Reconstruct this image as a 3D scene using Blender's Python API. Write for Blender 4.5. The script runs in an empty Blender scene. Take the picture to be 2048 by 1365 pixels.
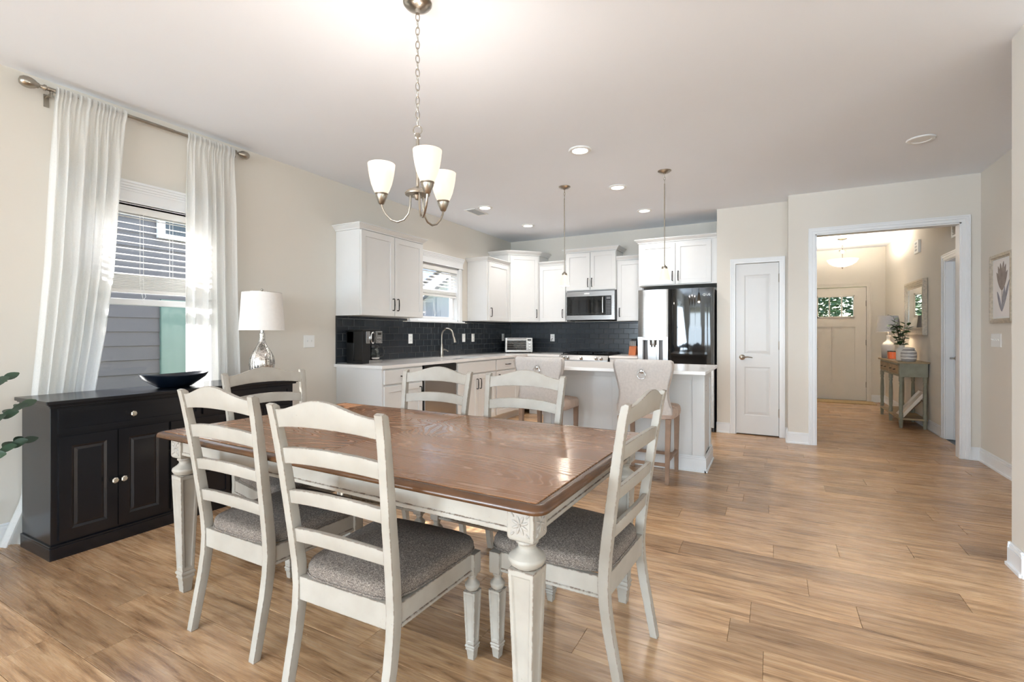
import bpy, bmesh, math, random
from mathutils import Vector, Matrix
R = math.radians
random.seed(7)
C = bpy.context.scene.collection
S = bpy.context.scene

# ------------------------------------------------------------------ camera, world, lights, exposure
FPX, YAW, HOR, CAMH = 965.0, R(28.35), 668.0, 1.208          # focal length and horizon in pixels of a 2048x1365 frame
cam = bpy.data.cameras.new('camera'); co = bpy.data.objects.new('camera', cam); C.objects.link(co)
cam.sensor_width = 36; cam.lens = FPX / 2048 * 36; cam.shift_y = -(682.5 - HOR) / 2048
cam.clip_start = .02
co.location = (0, 0, CAMH); co.rotation_euler = (R(90), 0, YAW)
S.camera = co
S.view_settings.view_transform = 'Standard'; S.view_settings.look = 'None'
S.view_settings.gamma = 1; S.view_settings.use_curve_mapping = False
S.view_settings.exposure = 0.68
S.cycles.max_bounces = 8; S.cycles.diffuse_bounces = 4; S.cycles.glossy_bounces = 3
S.cycles.transmission_bounces = 8; S.cycles.transparent_max_bounces = 12
S.cycles.sample_clamp_indirect = 8; S.cycles.caustics_reflective = False; S.cycles.caustics_refractive = False

w = bpy.data.worlds.new('sky'); S.world = w; w.use_nodes = True
wn = w.node_tree; bg = wn.nodes['Background']
sky = wn.nodes.new('ShaderNodeTexSky'); sky.sky_type = 'NISHITA'; sky.sun_disc = False
sky.sun_elevation = R(33); sky.sun_rotation = R(255); sky.air_density = 1.0; sky.dust_density = 1.5
wn.links.new(sky.outputs[0], bg.inputs[0]); bg.inputs[1].default_value = 0.55

def lamp(name, kind, loc, power, direction=None, size=None, color=(1, 1, 1), parent=None, **k):
    l = bpy.data.lights.new(name, kind); o = bpy.data.objects.new(name, l); C.objects.link(o)
    l.energy = power; l.color = color; o.location = loc
    if direction: o.rotation_euler = Vector(direction).to_track_quat('-Z', 'Y').to_euler()
    if size and kind == 'AREA':
        if isinstance(size, tuple): l.shape = 'RECTANGLE'; l.size, l.size_y = size
        else: l.shape = 'DISK'; l.size = size
    for a, b in k.items(): setattr(l, a, b)
    if parent: o.parent = parent
    return o
lamp('sun', 'SUN', (-9, -2, 8), 14.0, (.80, .22, -.60), color=(1, .98, .95), angle=R(.6))
# daylight lamps at the rear windows, then two added fills, all tilted toward the ceiling
for wx in (-2.2, .4, 3.0):
    lamp('daylight_rear_window', 'AREA', (wx, -7.95, 1.42), 140, (0, 1, 1.0), (1.9, 1.85), (.69, .85, 1))
lamp('patio_fill_lamp', 'AREA', (4.52, -.6, 1.12), 42, (-1, 0, 1.1), (2.3, 2.0), (.69, .85, 1))  # fill lamp added at the unseen patio door to brighten the ceiling
lamp('side_fill_lamp', 'AREA', (-3.95, -5.0, 1.42), 430, (1, .5, .6), (2.4, 1.75), (.69, .85, 1))  # fill lamp added at an invented window to brighten the right-hand wall

# ------------------------------------------------------------------ mesh helpers
class MB:
    def __init__(s): s.v = []; s.f = []
    def add(s, vs, fs):
        o = len(s.v); s.v += [tuple(p) for p in vs]; s.f += [tuple(i + o for i in f) for f in fs]; return s
    def box(s, x0, x1, y0, y1, z0, z1):
        return s.add([(x0,y0,z0),(x1,y0,z0),(x1,y1,z0),(x0,y1,z0),(x0,y0,z1),(x1,y0,z1),(x1,y1,z1),(x0,y1,z1)],
                     [(0,3,2,1),(4,5,6,7),(0,1,5,4),(1,2,6,5),(2,3,7,6),(3,0,4,7)])
    def loft(s, rings, cap=True, closed=True):
        n = len(rings[0]); vs = [p for r in rings for p in r]; fs = []
        for i in range(len(rings) - 1):
            for j in range(n if closed else n - 1):
                a, b = i * n + j, i * n + (j + 1) % n
                fs.append((a, b, b + n, a + n))
        if cap: fs += [tuple(range(n))[::-1], tuple((len(rings) - 1) * n + j for j in range(n))]
        return s.add(vs, fs)
    def lathe(s, prof, n=24, c=(0, 0, 0), rib=0, ribs=0, cap=True):
        rings = []
        for r, z in prof:
            rings.append([(c[0] + r * (1 + rib * math.cos(ribs * 2 * math.pi * j / n)) * math.cos(2 * math.pi * j / n),
                           c[1] + r * (1 + rib * math.cos(ribs * 2 * math.pi * j / n)) * math.sin(2 * math.pi * j / n), c[2] + z) for j in range(n)])
        return s.loft(rings, cap)
    def tube(s, pts, r, n=8, closed=False, flat=1.0):
        pts = [Vector(p) for p in pts]; m = len(pts); rings = []; up = None
        for i, p in enumerate(pts):
            if closed: t = pts[(i + 1) % m] - pts[i - 1]
            else: t = pts[min(i + 1, m - 1)] - pts[max(i - 1, 0)]
            t.normalize()
            if up is None: up = Vector((0, 0, 1)) if abs(t.z) < .9 else Vector((1, 0, 0))
            a = (up - t * up.dot(t)).normalized(); b = t.cross(a); up = a
            rr = r[i] if isinstance(r, (list, tuple)) else r
            rings.append([tuple(p + a * (rr * math.cos(2 * math.pi * k / n)) + b * (rr * flat * math.sin(2 * math.pi * k / n))) for k in range(n)])
        if closed: rings.append(rings[0]); return s.loft(rings, False)
        return s.loft(rings, True)
    def ext(s, poly, a0, a1, axis='z'):
        f = {'z': lambda p, a: (p[0], p[1], a), 'y': lambda p, a: (p[0], a, p[1]), 'x': lambda p, a: (a, p[0], p[1])}[axis]
        return s.loft([[f(p, a0) for p in poly], [f(p, a1) for p in poly]])
    def ball(s, c, rx, ry, rz, n=12, m=8):
        rings = []
        for i in range(1, m):
            t = math.pi * i / m
            rings.append([(c[0] + rx * math.sin(t) * math.cos(2 * math.pi * j / n), c[1] + ry * math.sin(t) * math.sin(2 * math.pi * j / n), c[2] - rz * math.cos(t)) for j in range(n)])
        return s.loft(rings)
    def merge(s, o, fn=None):
        return s.add([fn(p) if fn else p for p in o.v], o.f)
    def xf(s, fn): s.v = [tuple(fn(p)) for p in s.v]; return s
    def rot(s, axis, ang, c=(0, 0, 0)):
        m = Matrix.Rotation(ang, 3, axis); c = Vector(c)
        return s.xf(lambda p: m @ (Vector(p) - c) + c)
    def move(s, d): return s.xf(lambda p: (p[0] + d[0], p[1] + d[1], p[2] + d[2]))

def mesh(name, mb, m, bevel=0, smooth=35, seg=2, inset=None):
    bm = bmesh.new()
    vs = [bm.verts.new(p) for p in mb.v]
    for f in mb.f:
        try: bm.faces.new([vs[i] for i in f])
        except ValueError: pass
    bmesh.ops.remove_doubles(bm, verts=bm.verts, dist=1e-6)
    bmesh.ops.recalc_face_normals(bm, faces=bm.faces)
    if inset: inset(bm)
    if bevel:
        es = [e for e in bm.edges if len(e.link_faces) == 2 and e.calc_face_angle(0) > R(28)]
        bmesh.ops.bevel(bm, geom=es, offset=bevel, segments=seg, profile=.6, affect='EDGES', clamp_overlap=True)
    me = bpy.data.meshes.new(name); bm.to_mesh(me); bm.free()
    if smooth:
        me.shade_smooth(); me.set_sharp_from_angle(angle=R(smooth))
    if m: me.materials.append(M[m] if isinstance(m, str) else m)
    return me
def inst(name, me, parent=None, loc=(0, 0, 0), rot=(0, 0, 0)):
    o = bpy.data.objects.new(name, me); C.objects.link(o); o.parent = parent; o.location = loc; o.rotation_euler = rot
    return o
def obj(name, mb, m, parent=None, loc=(0, 0, 0), rot=(0, 0, 0), **k):
    return inst(name, mesh(name, mb, m, **k), parent, loc, rot)
def tag(o, label=None, cat=None, group=None, kind=None):
    if label: o['label'] = label
    if cat: o['category'] = cat
    if group: o['group'] = group
    if kind: o['kind'] = kind
    return o
def thing(name, label, cat, loc=(0, 0, 0), rz=0, group=None, kind=None):
    o = bpy.data.objects.new(name, None); C.objects.link(o); o.location = loc; o.rotation_euler = (0, 0, rz)
    o.empty_display_size = .1
    return tag(o, label, cat, group, kind)
def struct(name, mb, m, label, cat, parent=None, **k):
    o = obj(name, mb, m, parent, **k); return tag(o, label, cat, None, 'structure')
def dup(root, loc, rz=None, label=None):
    r = root.copy(); C.objects.link(r); r.location = loc
    if rz is not None: r.rotation_euler = (0, 0, rz)
    if label: r['label'] = label
    for ch in list(root.children):
        c = ch.copy(); C.objects.link(c); c.parent = r
        for g in list(ch.children):
            d = g.copy(); C.objects.link(d); d.parent = c
    return r
def B(*a): return MB().box(*a)

# ------------------------------------------------------------------ materials
def lin(c): return tuple((x / 255 / 12.92) if x / 255 <= .04045 else ((x / 255 + .055) / 1.055) ** 2.4 for x in c) + (1,)
M = {}
class NT:
    def __init__(s, name):
        s.m = bpy.data.materials.new(name); s.m.use_nodes = True; s.t = s.m.node_tree
        s.p = s.t.nodes['Principled BSDF']; s.out = s.t.nodes['Material Output']; M[name] = s.m
    def n(s, typ, **k):
        o = s.t.nodes.new('ShaderNode' + typ)
        for a, b in k.items():
            if a.startswith('i_'): o.inputs[a[2:].replace('_', ' ')].default_value = b
            else: setattr(o, a, b)
        return o
    def l(s, a, b): s.t.links.new(a, b)
    def coord(s, kind='Object', scale=(1, 1, 1), rnd=False):
        tc = s.n('TexCoord'); mp = s.n('Mapping'); mp.inputs['Scale'].default_value = scale; s.l(tc.outputs[kind], mp.inputs[0])
        if rnd:
            oi = s.n('ObjectInfo'); mu = s.n('Math', operation='MULTIPLY'); mu.inputs[1].default_value = 37; s.l(oi.outputs['Random'], mu.inputs[0])
            cb = s.n('CombineXYZ'); [s.l(mu.outputs[0], cb.inputs[i]) for i in range(3)]; s.l(cb.outputs[0], mp.inputs['Location'])
        return mp.outputs[0]
    def noise(s, vec, scale, detail=3, rough=.5, dist=0):
        o = s.n('TexNoise'); o.inputs['Scale'].default_value = scale; o.inputs['Detail'].default_value = detail
        o.inputs['Roughness'].default_value = rough; o.inputs['Distortion'].default_value = dist
        if vec: s.l(vec, o.inputs['Vector'])
        return o.outputs['Fac']
    def ramp(s, fac, stops):
        o = s.n('ValToRGB'); e = o.color_ramp.elements
        while len(e) < len(stops): e.new(.5)
        for el, (p, c) in zip(e, stops): el.position = p; el.color = c if len(c) == 4 else tuple(c) + (1,)
        s.l(fac, o.inputs[0]); return o.outputs[0]
    def mix(s, fac, a, b, mode='MIX'):
        o = s.n('Mix', data_type='RGBA', blend_type=mode)
        for sock, val in ((o.inputs[0], fac), (o.inputs[6], a), (o.inputs[7], b)):
            if isinstance(val, (int, float)): sock.default_value = val
            elif isinstance(val, tuple): sock.default_value = val
            else: s.l(val, sock)
        return o.outputs[2]
    def math(s, op, a, b=0):
        o = s.n('Math', operation=op)
        for i, x in enumerate((a, b)):
            if isinstance(x, (int, float)): o.inputs[i].default_value = x
            else: s.l(x, o.inputs[i])
        return o.outputs[0]
    def bump(s, hgt, strength=.2, dist=.002):
        b = s.n('Bump'); b.inputs['Strength'].default_value = strength; b.inputs['Distance'].default_value = dist
        s.l(hgt, b.inputs['Height']); s.l(b.outputs[0], s.p.inputs['Normal'])
    def set(s, **k):
        for a, b in k.items():
            sk = s.p.inputs[a.replace('_', ' ')]
            if isinstance(b, (int, float, tuple)): sk.default_value = b
            else: s.l(b, sk)
        return s
def plain(name, c, rough=.5, metal=0, var=.04, scale=6, bump=0, bscale=200, bdist=.001, **k):
    t = NT(name); v = t.coord(); n = t.noise(v, scale, 3)
    a = lin(c); lo = tuple(x * (1 - var) for x in a[:3]) + (1,); hi = tuple(min(1, x * (1 + var)) for x in a[:3]) + (1,)
    t.set(Base_Color=t.ramp(n, [(.3, lo), (.7, hi)]), Roughness=rough, Metallic=metal, **k)
    if bump: t.bump(t.noise(v, bscale, 2), bump, bdist)
    return t
def emit(name, c, strength, base=(240, 235, 225)):
    t = NT(name); t.set(Base_Color=lin(base), Roughness=.4, Emission_Color=lin(c), Emission_Strength=strength)
    return t
def glass(name, c=(255, 255, 255), alpha=.85, rough=.02, spec=.5):
    t = NT(name)                                   # thin pane: mostly clear with a mirror-like sheen
    tr = t.n('BsdfTransparent'); tr.inputs[0].default_value = lin(c)
    gl = t.n('BsdfGlossy'); gl.inputs['Roughness'].default_value = rough
    fr = t.n('LayerWeight'); fr.inputs['Blend'].default_value = .35
    f2 = t.math('MULTIPLY', fr.outputs['Fresnel'], 1 - alpha + .35)
    mx = t.n('MixShader'); t.l(f2, mx.inputs[0]); t.l(tr.outputs[0], mx.inputs[1]); t.l(gl.outputs[0], mx.inputs[2])
    t.l(mx.outputs[0], t.out.inputs[0]); return t

plain('wall_paint', (225, 219, 209), .85, var=.012, scale=1.5, bump=.05, bscale=350)
plain('ceiling_paint', (243, 247, 254), .9, var=.01, scale=1.2, bump=.06, bscale=260)
plain('trim_paint', (238, 239, 240), .35, var=.01)
plain('cabinet_paint', (226, 225, 223), .38, var=.012)
plain('door_paint', (222, 222, 221), .4, var=.012)
plain('entry_paint', (228, 222, 212), .45, var=.012)
plain('quartz', (240, 237, 234), .18, var=.02, scale=9)
plain('grout', (104, 105, 106), .9, var=.08, scale=60)
plain('tile_glaze', (46, 50, 55), .2, var=.10, scale=1.3)
plain('black_wood', (19, 20, 25), .24, var=.15, scale=5, bump=.03, bscale=90)
plain('black_metal', (18, 17, 17), .42, .6, var=.1)
plain('black_plastic', (16, 16, 17), .38, var=.1)
plain('dark_gap', (8, 8, 8), .8, var=.05)
plain('nickel', (170, 163, 152), .28, 1, var=.08, scale=30)
plain('chrome', (215, 215, 215), .14, 1, var=.03)
plain('white_plastic', (240, 240, 238), .35, var=.01)
plain('grey_plastic', (120, 120, 122), .5, var=.05)
plain('shade_linen', (236, 231, 226), .9, var=.02, scale=40, bump=.25, bscale=500)
plain('stool_linen', (203, 194, 187), .95, var=.06, scale=60, bump=.35, bscale=450)
plain('stool_seat', (204, 180, 164), .9, var=.06, scale=60, bump=.3, bscale=450)
plain('stool_leg', (152, 124, 104), .55, var=.18, scale=14)
plain('bowl_glaze', (16, 24, 36), .3, var=.1)
plain('vinyl', (240, 241, 242), .35, var=.01)
plain('blind_white', (243, 242, 239), .45, var=.01, Subsurface_Weight=.0)
plain('pale_ceramic', (236, 228, 216), .4, var=.03)
plain('siding', (86, 86, 88), .7, var=.05, scale=3, bump=.15, bscale=40)
plain('siding_teal', (96, 122, 113), .7, var=.06, scale=3)
plain('siding_white', (225, 225, 222), .7, var=.03)
plain('brick_red', (150, 78, 62), .85, var=.2, scale=20)
plain('lawn', (96, 112, 58), .95, var=.3, scale=4)
plain('bark', (84, 66, 50), .9, var=.25, scale=12)
plain('tree_leaf', (78, 102, 74), .7, var=.3, scale=2)
plain('solar_panel', (62, 74, 98), .2, var=.15, scale=8)
plain('soil', (42, 32, 26), .95, var=.3, scale=40)
plain('pot', (205, 200, 192), .6, var=.04)
plain('console_paint', (142, 140, 122), .55, var=.12, scale=14)
plain('console_wood', (158, 136, 104), .6, var=.15, scale=14)
plain('orange_wood', (196, 108, 58), .5, var=.12, scale=14)
plain('brass', (226, 220, 204), .25, .8, var=.1, scale=60)
plain('oven_glass', (30, 32, 32), .06, var=.05)
plain('fridge_glass', (12, 13, 14), .04, var=.02)
plain('mat_fibre', (176, 150, 108), .95, var=.35, scale=90, bump=.5, bscale=160)
plain('blush_print', (243, 239, 237), .6, var=.02)
plain('print_paper', (243, 243, 241), .6, var=.01)
plain('print_taupe', (150, 138, 132), .6, var=.2, scale=18)
plain('print_grey', (158, 156, 164), .6, var=.2, scale=18)
plain('frame_silver', (196, 186, 170), .4, .45, var=.2, scale=40)
plain('kitchen_shelf_wood', (186, 140, 112), .6, var=.1)
plain('suitcase', (226, 214, 198), .6, var=.05, scale=20)
plain('leather', (120, 84, 56), .5, var=.15)
emit('shade_glow', (255, 232, 204), .70, (150, 140, 125)); emit('pendant_glow', (255, 226, 192), .82, (120, 116, 110))
t = NT('bowl_glow'); t.set(Base_Color=lin((240, 232, 218)), Roughness=.4, Emission_Color=lin((255, 238, 214)), Emission_Strength=.5)
tl = t.n('BsdfTranslucent'); tl.inputs[0].default_value = lin((250, 240, 222)); mx = t.n('MixShader'); mx.inputs[0].default_value = .85
t.l(t.p.outputs[0], mx.inputs[1]); t.l(tl.outputs[0], mx.inputs[2]); t.l(mx.outputs[0], t.out.inputs[0])
emit('led', (255, 250, 242), 9); emit('candle_glow', (255, 120, 70), .55, (226, 92, 62))
glass('pane'); glass('carafe_glass', (220, 225, 225), .8)

t = NT('mirror_glass'); t.set(Base_Color=lin((235, 238, 238)), Metallic=1.0, Roughness=.02)
t = NT('stainless'); v = t.coord('Object', (1, 1, 60)); n = t.noise(v, 6, 2)
t.set(Base_Color=t.ramp(n, [(.3, lin((160, 159, 158))), (.7, lin((182, 180, 178)))]), Metallic=1.0, Roughness=.27)
t.bump(t.noise(t.coord('Object', (1, 1, .7)), 2.2, 1), .25, .01)

t = NT('mercury_glass'); v = t.coord(); n = t.noise(v, 120, 4, .7)
t.set(Base_Color=t.ramp(n, [(.38, lin((92, 86, 80))), (.52, lin((226, 222, 216)))]), Metallic=.9, Roughness=.14); t.bump(n, .3, .002)

def distressed(name, base, lo, dark):
    t = NT(name); g = t.n('NewGeometry'); v = t.coord('Object')
    n1 = t.noise(v, 9, 4); n2 = t.noise(v, 55, 3, .6)
    col = t.ramp(n1, [(.3, lin(lo)), (.7, lin(base))])
    bv = t.n('Bevel', samples=4); bv.inputs['Radius'].default_value = .005
    dt = t.n('VectorMath', operation='DOT_PRODUCT'); t.l(bv.outputs[0], dt.inputs[0]); t.l(g.outputs['Normal'], dt.inputs[1])
    edge = t.ramp(dt.outputs['Value'], [(.93, (1, 1, 1)), (.992, (0, 0, 0))])
    wear = t.ramp(n2, [(.44, (.18, .18, .18)), (.54, (1, 1, 1))])
    m1 = t.math('MULTIPLY', t.math('MULTIPLY', edge, wear), .95)
    c2 = t.mix(m1, col, lin(dark))
    sp = t.ramp(t.noise(v, 150, 1), [(.78, (0, 0, 0)), (.82, (1, 1, 1))]); c4 = t.mix(t.math('MULTIPLY', sp, .35), c2, lin(dark))
    t.set(Base_Color=c4, Roughness=.48); t.bump(n2, .06, .001)
distressed('antique_white', (174, 167, 156), (161, 153, 141), (88, 58, 38))

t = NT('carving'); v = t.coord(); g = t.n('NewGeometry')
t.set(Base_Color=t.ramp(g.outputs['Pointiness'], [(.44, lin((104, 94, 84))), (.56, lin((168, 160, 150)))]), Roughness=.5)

t = NT('tweed'); v = t.coord('Object'); a = t.noise(t.coord('Object', (1, .22, 1)), 620, 2, .6); b = t.noise(t.coord('Object', (.22, 1, 1)), 620, 2, .6)
n = t.math('ADD', t.math('MULTIPLY', a, .5), t.math('MULTIPLY', b, .5))
t.set(Base_Color=t.ramp(n, [(.36, lin((64, 55, 49))), (.50, lin((112, 101, 92))), (.64, lin((176, 164, 151)))]), Roughness=.95); t.bump(n, .5, .003)

def wood_floor():
    t = NT('floor_wood')
    v = t.coord('Object', (1.1, 11, 1), True); v2 = t.coord('Object', (.8, 3.2, 1), True)
    f1 = t.noise(v, 3.2, 8, .62, .6); f2 = t.noise(v2, 1.6, 3, .5, .4); f3 = t.noise(t.coord('Object', (1.4, 70, 1), True), 4, 3, .6)
    base = t.ramp(f1, [(.26, lin((122, 92, 66))), (.41, lin((180, 143, 107))), (.56, lin((210, 173, 134))), (.78, lin((231, 200, 163)))])
    tone = t.ramp(f2, [(.3, (.80, .78, .76)), (.6, (1.04, 1.02, 1.0))])
    c = t.mix(1.0, base, tone, 'MULTIPLY')
    grain = t.ramp(f3, [(.35, (.86, .84, .82)), (.55, (1.02, 1.02, 1.02))]); c = t.mix(.75, c, grain, 'MULTIPLY')
    f4 = t.noise(t.coord('Object', (.7, 150, 1), True), 5, 2, .5); c = t.mix(.8, c, t.ramp(f4, [(.34, (.66, .62, .58)), (.46, (1, 1, 1))]), 'MULTIPLY')
    kn = t.ramp(t.noise(t.coord('Object', (2.2, 16, 1), True), 2.4, 4, .6, 1.2), [(.66, (0, 0, 0)), (.74, (1, 1, 1))])
    c = t.mix(t.math('MULTIPLY', kn, .6), c, lin((104, 78, 56)))
    oi = t.n('ObjectInfo'); pl = t.ramp(oi.outputs['Random'], [(0, (.74, .72, .71)), (.3, (.93, .91, .90)), (.7, (1.0, 1.0, .99)), (1, (1.12, 1.10, 1.06))])
    c = t.mix(1.0, c, pl, 'MULTIPLY')
    t.set(Base_Color=c, Roughness=t.ramp(f3, [(.3, (.32, .32, .32)), (.7, (.20, .20, .20))])); t.bump(f3, .14, .0012)
wood_floor()

def wood_table(name, a, b, cdk):
    t = NT(name); v = t.coord('Object', (.62, 2.5, 1), True)
    f = t.noise(v, 1.0, 2.0, .40, .45); s = t.math('SINE', t.math('MULTIPLY', f, 330)); line = t.ramp(s, [(0.25, (0, 0, 0)), (.95, (1, 1, 1))])
    fine = t.noise(t.coord('Object', (2, 80, 1)), 5, 3, .6)
    col = t.ramp(t.noise(v, .9, 2), [(.3, lin(a)), (.7, lin(b))])
    col = t.mix(t.math('MULTIPLY', t.math('MULTIPLY', line, t.ramp(t.noise(v, 2.2, 2), [(.42, (.12, .12, .12)), (.62, (1, 1, 1))])), .5), col, lin(cdk))
    col = t.mix(.35, col, t.ramp(fine, [(.35, (.7, .7, .7)), (.6, (1.05, 1.05, 1.05))]), 'MULTIPLY')
    t.set(Base_Color=col, Roughness=t.ramp(line, [(0, (.16, .16, .16)), (1, (.30, .30, .30))])); t.bump(line, .12, .001)
wood_table('table_oak', (136, 92, 60), (160, 113, 78), (196, 158, 126))
plain('table_edge', (86, 56, 33), .26, var=.22, scale=9)

t = NT('sheer'); tr = t.n('BsdfTranslucent'); tr.inputs[0].default_value = lin((250, 250, 248))
df = t.n('BsdfDiffuse'); df.inputs[0].default_value = lin((244, 243, 240)); tp = t.n('BsdfTransparent')
m1 = t.n('MixShader'); m1.inputs[0].default_value = .5; t.l(df.outputs[0], m1.inputs[1]); t.l(tr.outputs[0], m1.inputs[2])
m2 = t.n('MixShader'); wv = t.noise(t.coord('Object', (1, 300, 300)), 3, 1); t.l(t.ramp(wv, [(.4, (.04, .04, .04)), (.6, (.15, .15, .15))]), m2.inputs[0])
t.l(m1.outputs[0], m2.inputs[1]); t.l(tp.outputs[0], m2.inputs[2]); t.l(m2.outputs[0], t.out.inputs[0])

t = NT('leaf_green'); v = t.coord('Object', rnd=True); n = t.noise(v, 8, 2)
t.set(Base_Color=t.ramp(n, [(.3, lin((26, 42, 32))), (.7, lin((58, 80, 60)))]), Roughness=.35)
t = NT('branch_green'); v = t.coord('Object', rnd=True); n = t.noise(v, 30, 2)
t.set(Base_Color=t.ramp(n, [(.3, lin((22, 52, 30))), (.7, lin((70, 104, 52)))]), Roughness=.5)
t = NT('striped_glaze'); v = t.coord('Object'); sx = t.n('SeparateXYZ'); t.l(v, sx.inputs[0])
wob = t.math('ADD', t.math('MULTIPLY', sx.outputs[2], 150), t.math('MULTIPLY', t.noise(v, 14, 2), 2.5)); s = t.math('SINE', wob)
t.set(Base_Color=t.ramp(s, [(.2, lin((176, 170, 166))), (.7, lin((238, 233, 226)))]), Roughness=.35)
t = NT('ombre_glass'); v = t.coord('Object'); sx = t.n('SeparateXYZ'); t.l(v, sx.inputs[0])
t.set(Base_Color=t.ramp(t.math('MULTIPLY', sx.outputs[2], 4), [(.1, lin((146, 144, 142))), (1, lin((236, 234, 230)))]), Roughness=.15)
t = NT('roof_shingle'); v = t.coord('Object', (1, 1, 1)); t.set(Base_Color=t.ramp(t.noise(v, 18, 4), [(.3, lin((84, 86, 92))), (.7, lin((112, 114, 120)))]), Roughness=.9)
# ------------------------------------------------------------------ room shell
XL, XR, YB, YP, YO, CH = -3.86, 1.745, 7.11, 6.42, 6.155, 2.74
def wall_mb(axis, a0, a1, t0, t1, z0, z1, holes):
    """wall along an axis ('x' or 'y') from a0 to a1, thickness t0..t1, rectangular holes (b0,b1,z0,z1)"""
    mb = MB()
    def bx(b0, b1, c0, c1):
        if b1 - b0 > 1e-5 and c1 - c0 > 1e-5:
            if axis == 'y': mb.box(t0, t1, b0, b1, c0, c1)
            else: mb.box(b0, b1, t0, t1, c0, c1)
    cur = a0
    for b0, b1, c0, c1 in sorted(holes):
        bx(cur, b0, z0, z1); bx(b0, b1, z0, c0); bx(b0, b1, c1, z1); cur = b1
    bx(cur, a1, z0, z1); return mb
W1 = (1.37, 2.19, .76, 2.10); W2 = (4.60, 5.57, 1.375, 2.11)
floor = struct('floor', B(-4.0, 4.7, -8.15, 10.7, -.10, -.012), 'grout', 'warm oak plank floor running through dining room, kitchen and hall', 'floor', smooth=None)
struct('ceiling', B(-4.0, 4.75, -8.15, 10.7, CH, CH + .1), 'ceiling_paint', 'smooth white ceiling above dining room and kitchen', 'ceiling', smooth=None)
wall_left = struct('wall_left', wall_mb('y', -8.15, YB, XL - .14, XL, 0, CH, [(-6.2, -3.8, .5, 2.35), W1, W2]), 'wall_paint', 'beige wall with the curtained window and the kitchen window', 'wall', smooth=None)
wall_back = struct('wall_back', wall_mb('x', XL - .14, -.49, YB, YB + .12, 0, CH, []), 'wall_paint', 'beige kitchen wall behind range and refrigerator', 'wall', smooth=None)
mb = wall_mb('x', -.60, .155, YP, YP + .11, 0, CH, [(-.392, .072, -.01, 2.05)]); mb.box(-.60, -.49, YP + .11, YB, 0, CH)
struct('wall_pantry', mb, 'wall_paint', 'short beige wall around the narrow pantry door', 'wall', smooth=None)
mb = wall_mb('x', .155, XR, YO, YO + .115, 0, CH, [(.41, 1.605, -.01, 2.285)]); mb.box(.155, .27, YO + .115, YP + .11, 0, CH)
struct('wall_opening', mb, 'wall_paint', 'beige wall holding the wide white cased opening to the entry hall', 'wall', smooth=None)
struct('wall_right', wall_mb('y', 3.44, 10.7, XR, XR + .13, 0, CH, [(6.42, 7.235, -.01, 2.045)]), 'wall_paint', 'beige wall with the flower print, running on into the hall', 'wall', smooth=None)
struct('wall_partition', B(1.095, 4.7, 3.30, 3.44, 0, CH), 'wall_paint', 'free end of a beige partition wall with white baseboard wrapped around it', 'wall', smooth=None)
struct('wall_hall_front', wall_mb('x', -.62, XR, 10.55, 10.7, 0, CH, [(.55, 1.475, -.01, 2.05)]), 'wall_paint', 'beige wall around the front door at the hall end', 'wall', smooth=None)
struct('wall_hall_left', B(-.62, -.5, YB + .12, 10.55, 0, CH), 'wall_paint', 'beige hall wall hidden behind the pantry', 'wall', smooth=None)
struct('wall_rear', wall_mb('x', -4.0, 4.7, -8.15, -8.0, 0, CH, [(-3.05, -1.35, .5, 2.35), (-.45, 1.25, .5, 2.35), (2.15, 3.85, .5, 2.35)]), 'wall_paint', 'beige living room wall with three windows', 'wall', smooth=None)
struct('wall_side', wall_mb('y', -8.15, 3.30, 4.55, 4.7, 0, CH, [(-1.75, .55, -.01, 2.15)]), 'wall_paint', 'beige living room wall with the patio door', 'wall', smooth=None)

# floor planks: every plank that the photograph can show is its own board, the rest one joined part
PW, PL = .178, 1.22
plank_cache = {}
def plank_mesh(L, wd=PW):
    key = (round(L, 2), round(wd, 3))
    if key not in plank_cache:
        a, b, e = key[0] / 2 - .0005, key[1] / 2 - .0005, .0010
        mb = MB().loft([[(-a, -b, -.012), (a, -b, -.012), (a, b, -.012), (-a, b, -.012)], [(-a, -b, -e), (a, -b, -e), (a, b, -e), (-a, b, -e)],
                        [(-a + e, -b + e, 0), (a - e, -b + e, 0), (a - e, b - e, 0), (-a + e, b - e, 0)]])
        plank_cache[key] = mesh('plank', mb, 'floor_wood', smooth=None)
    return plank_cache[key]
rest = MB(); rr = random.Random(3); fixed = {0: -.668, 15: .36, 18: -.06, 14: -.235}
k = math.floor((-8.0 - 1.712) / PW)
while True:
    y0 = 1.712 + k * PW; y1 = y0 + PW
    if y0 > 10.5: break
    x0, x1 = (-3.86, 4.55) if y0 < 3.30 else ((-3.86, XR) if y0 < 7.0 else (-.5, XR))
    if y0 < 3.30 and y1 > 3.30: x1 = XR
    off = fixed.get(k, x0 - rr.random() * PL)
    while off > x0: off -= PL
    x = off
    while x < x1 - .02:
        a, b = max(x, x0), min(x + PL, x1); x += PL
        if b - a < .03: continue
        yc = (y0 + y1) / 2; xc = (a + b) / 2
        dep = -xc * math.sin(YAW) + yc * math.cos(YAW); lat = xc * math.cos(YAW) + yc * math.sin(YAW)
        seen = dep > 1.2 and abs(lat) < dep * 1.061 + .75 and (b < XR + .01)
        seen = seen and not (b < -3.25 and yc > 3.5) and not (yc > 6.5 and b < .45) and not (yc > 5.2 and -3 < xc < -.75)
        if seen: inst('plank', plank_mesh(b - a), floor, (xc, yc, 0))
        else: rest.box(a + .001, b - .001, y0 + .001, y1 - .001, -.012, 0)
    k += 1
o = obj('planks', rest, 'floor_wood', floor, smooth=None); o['kind'] = 'stuff'

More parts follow.
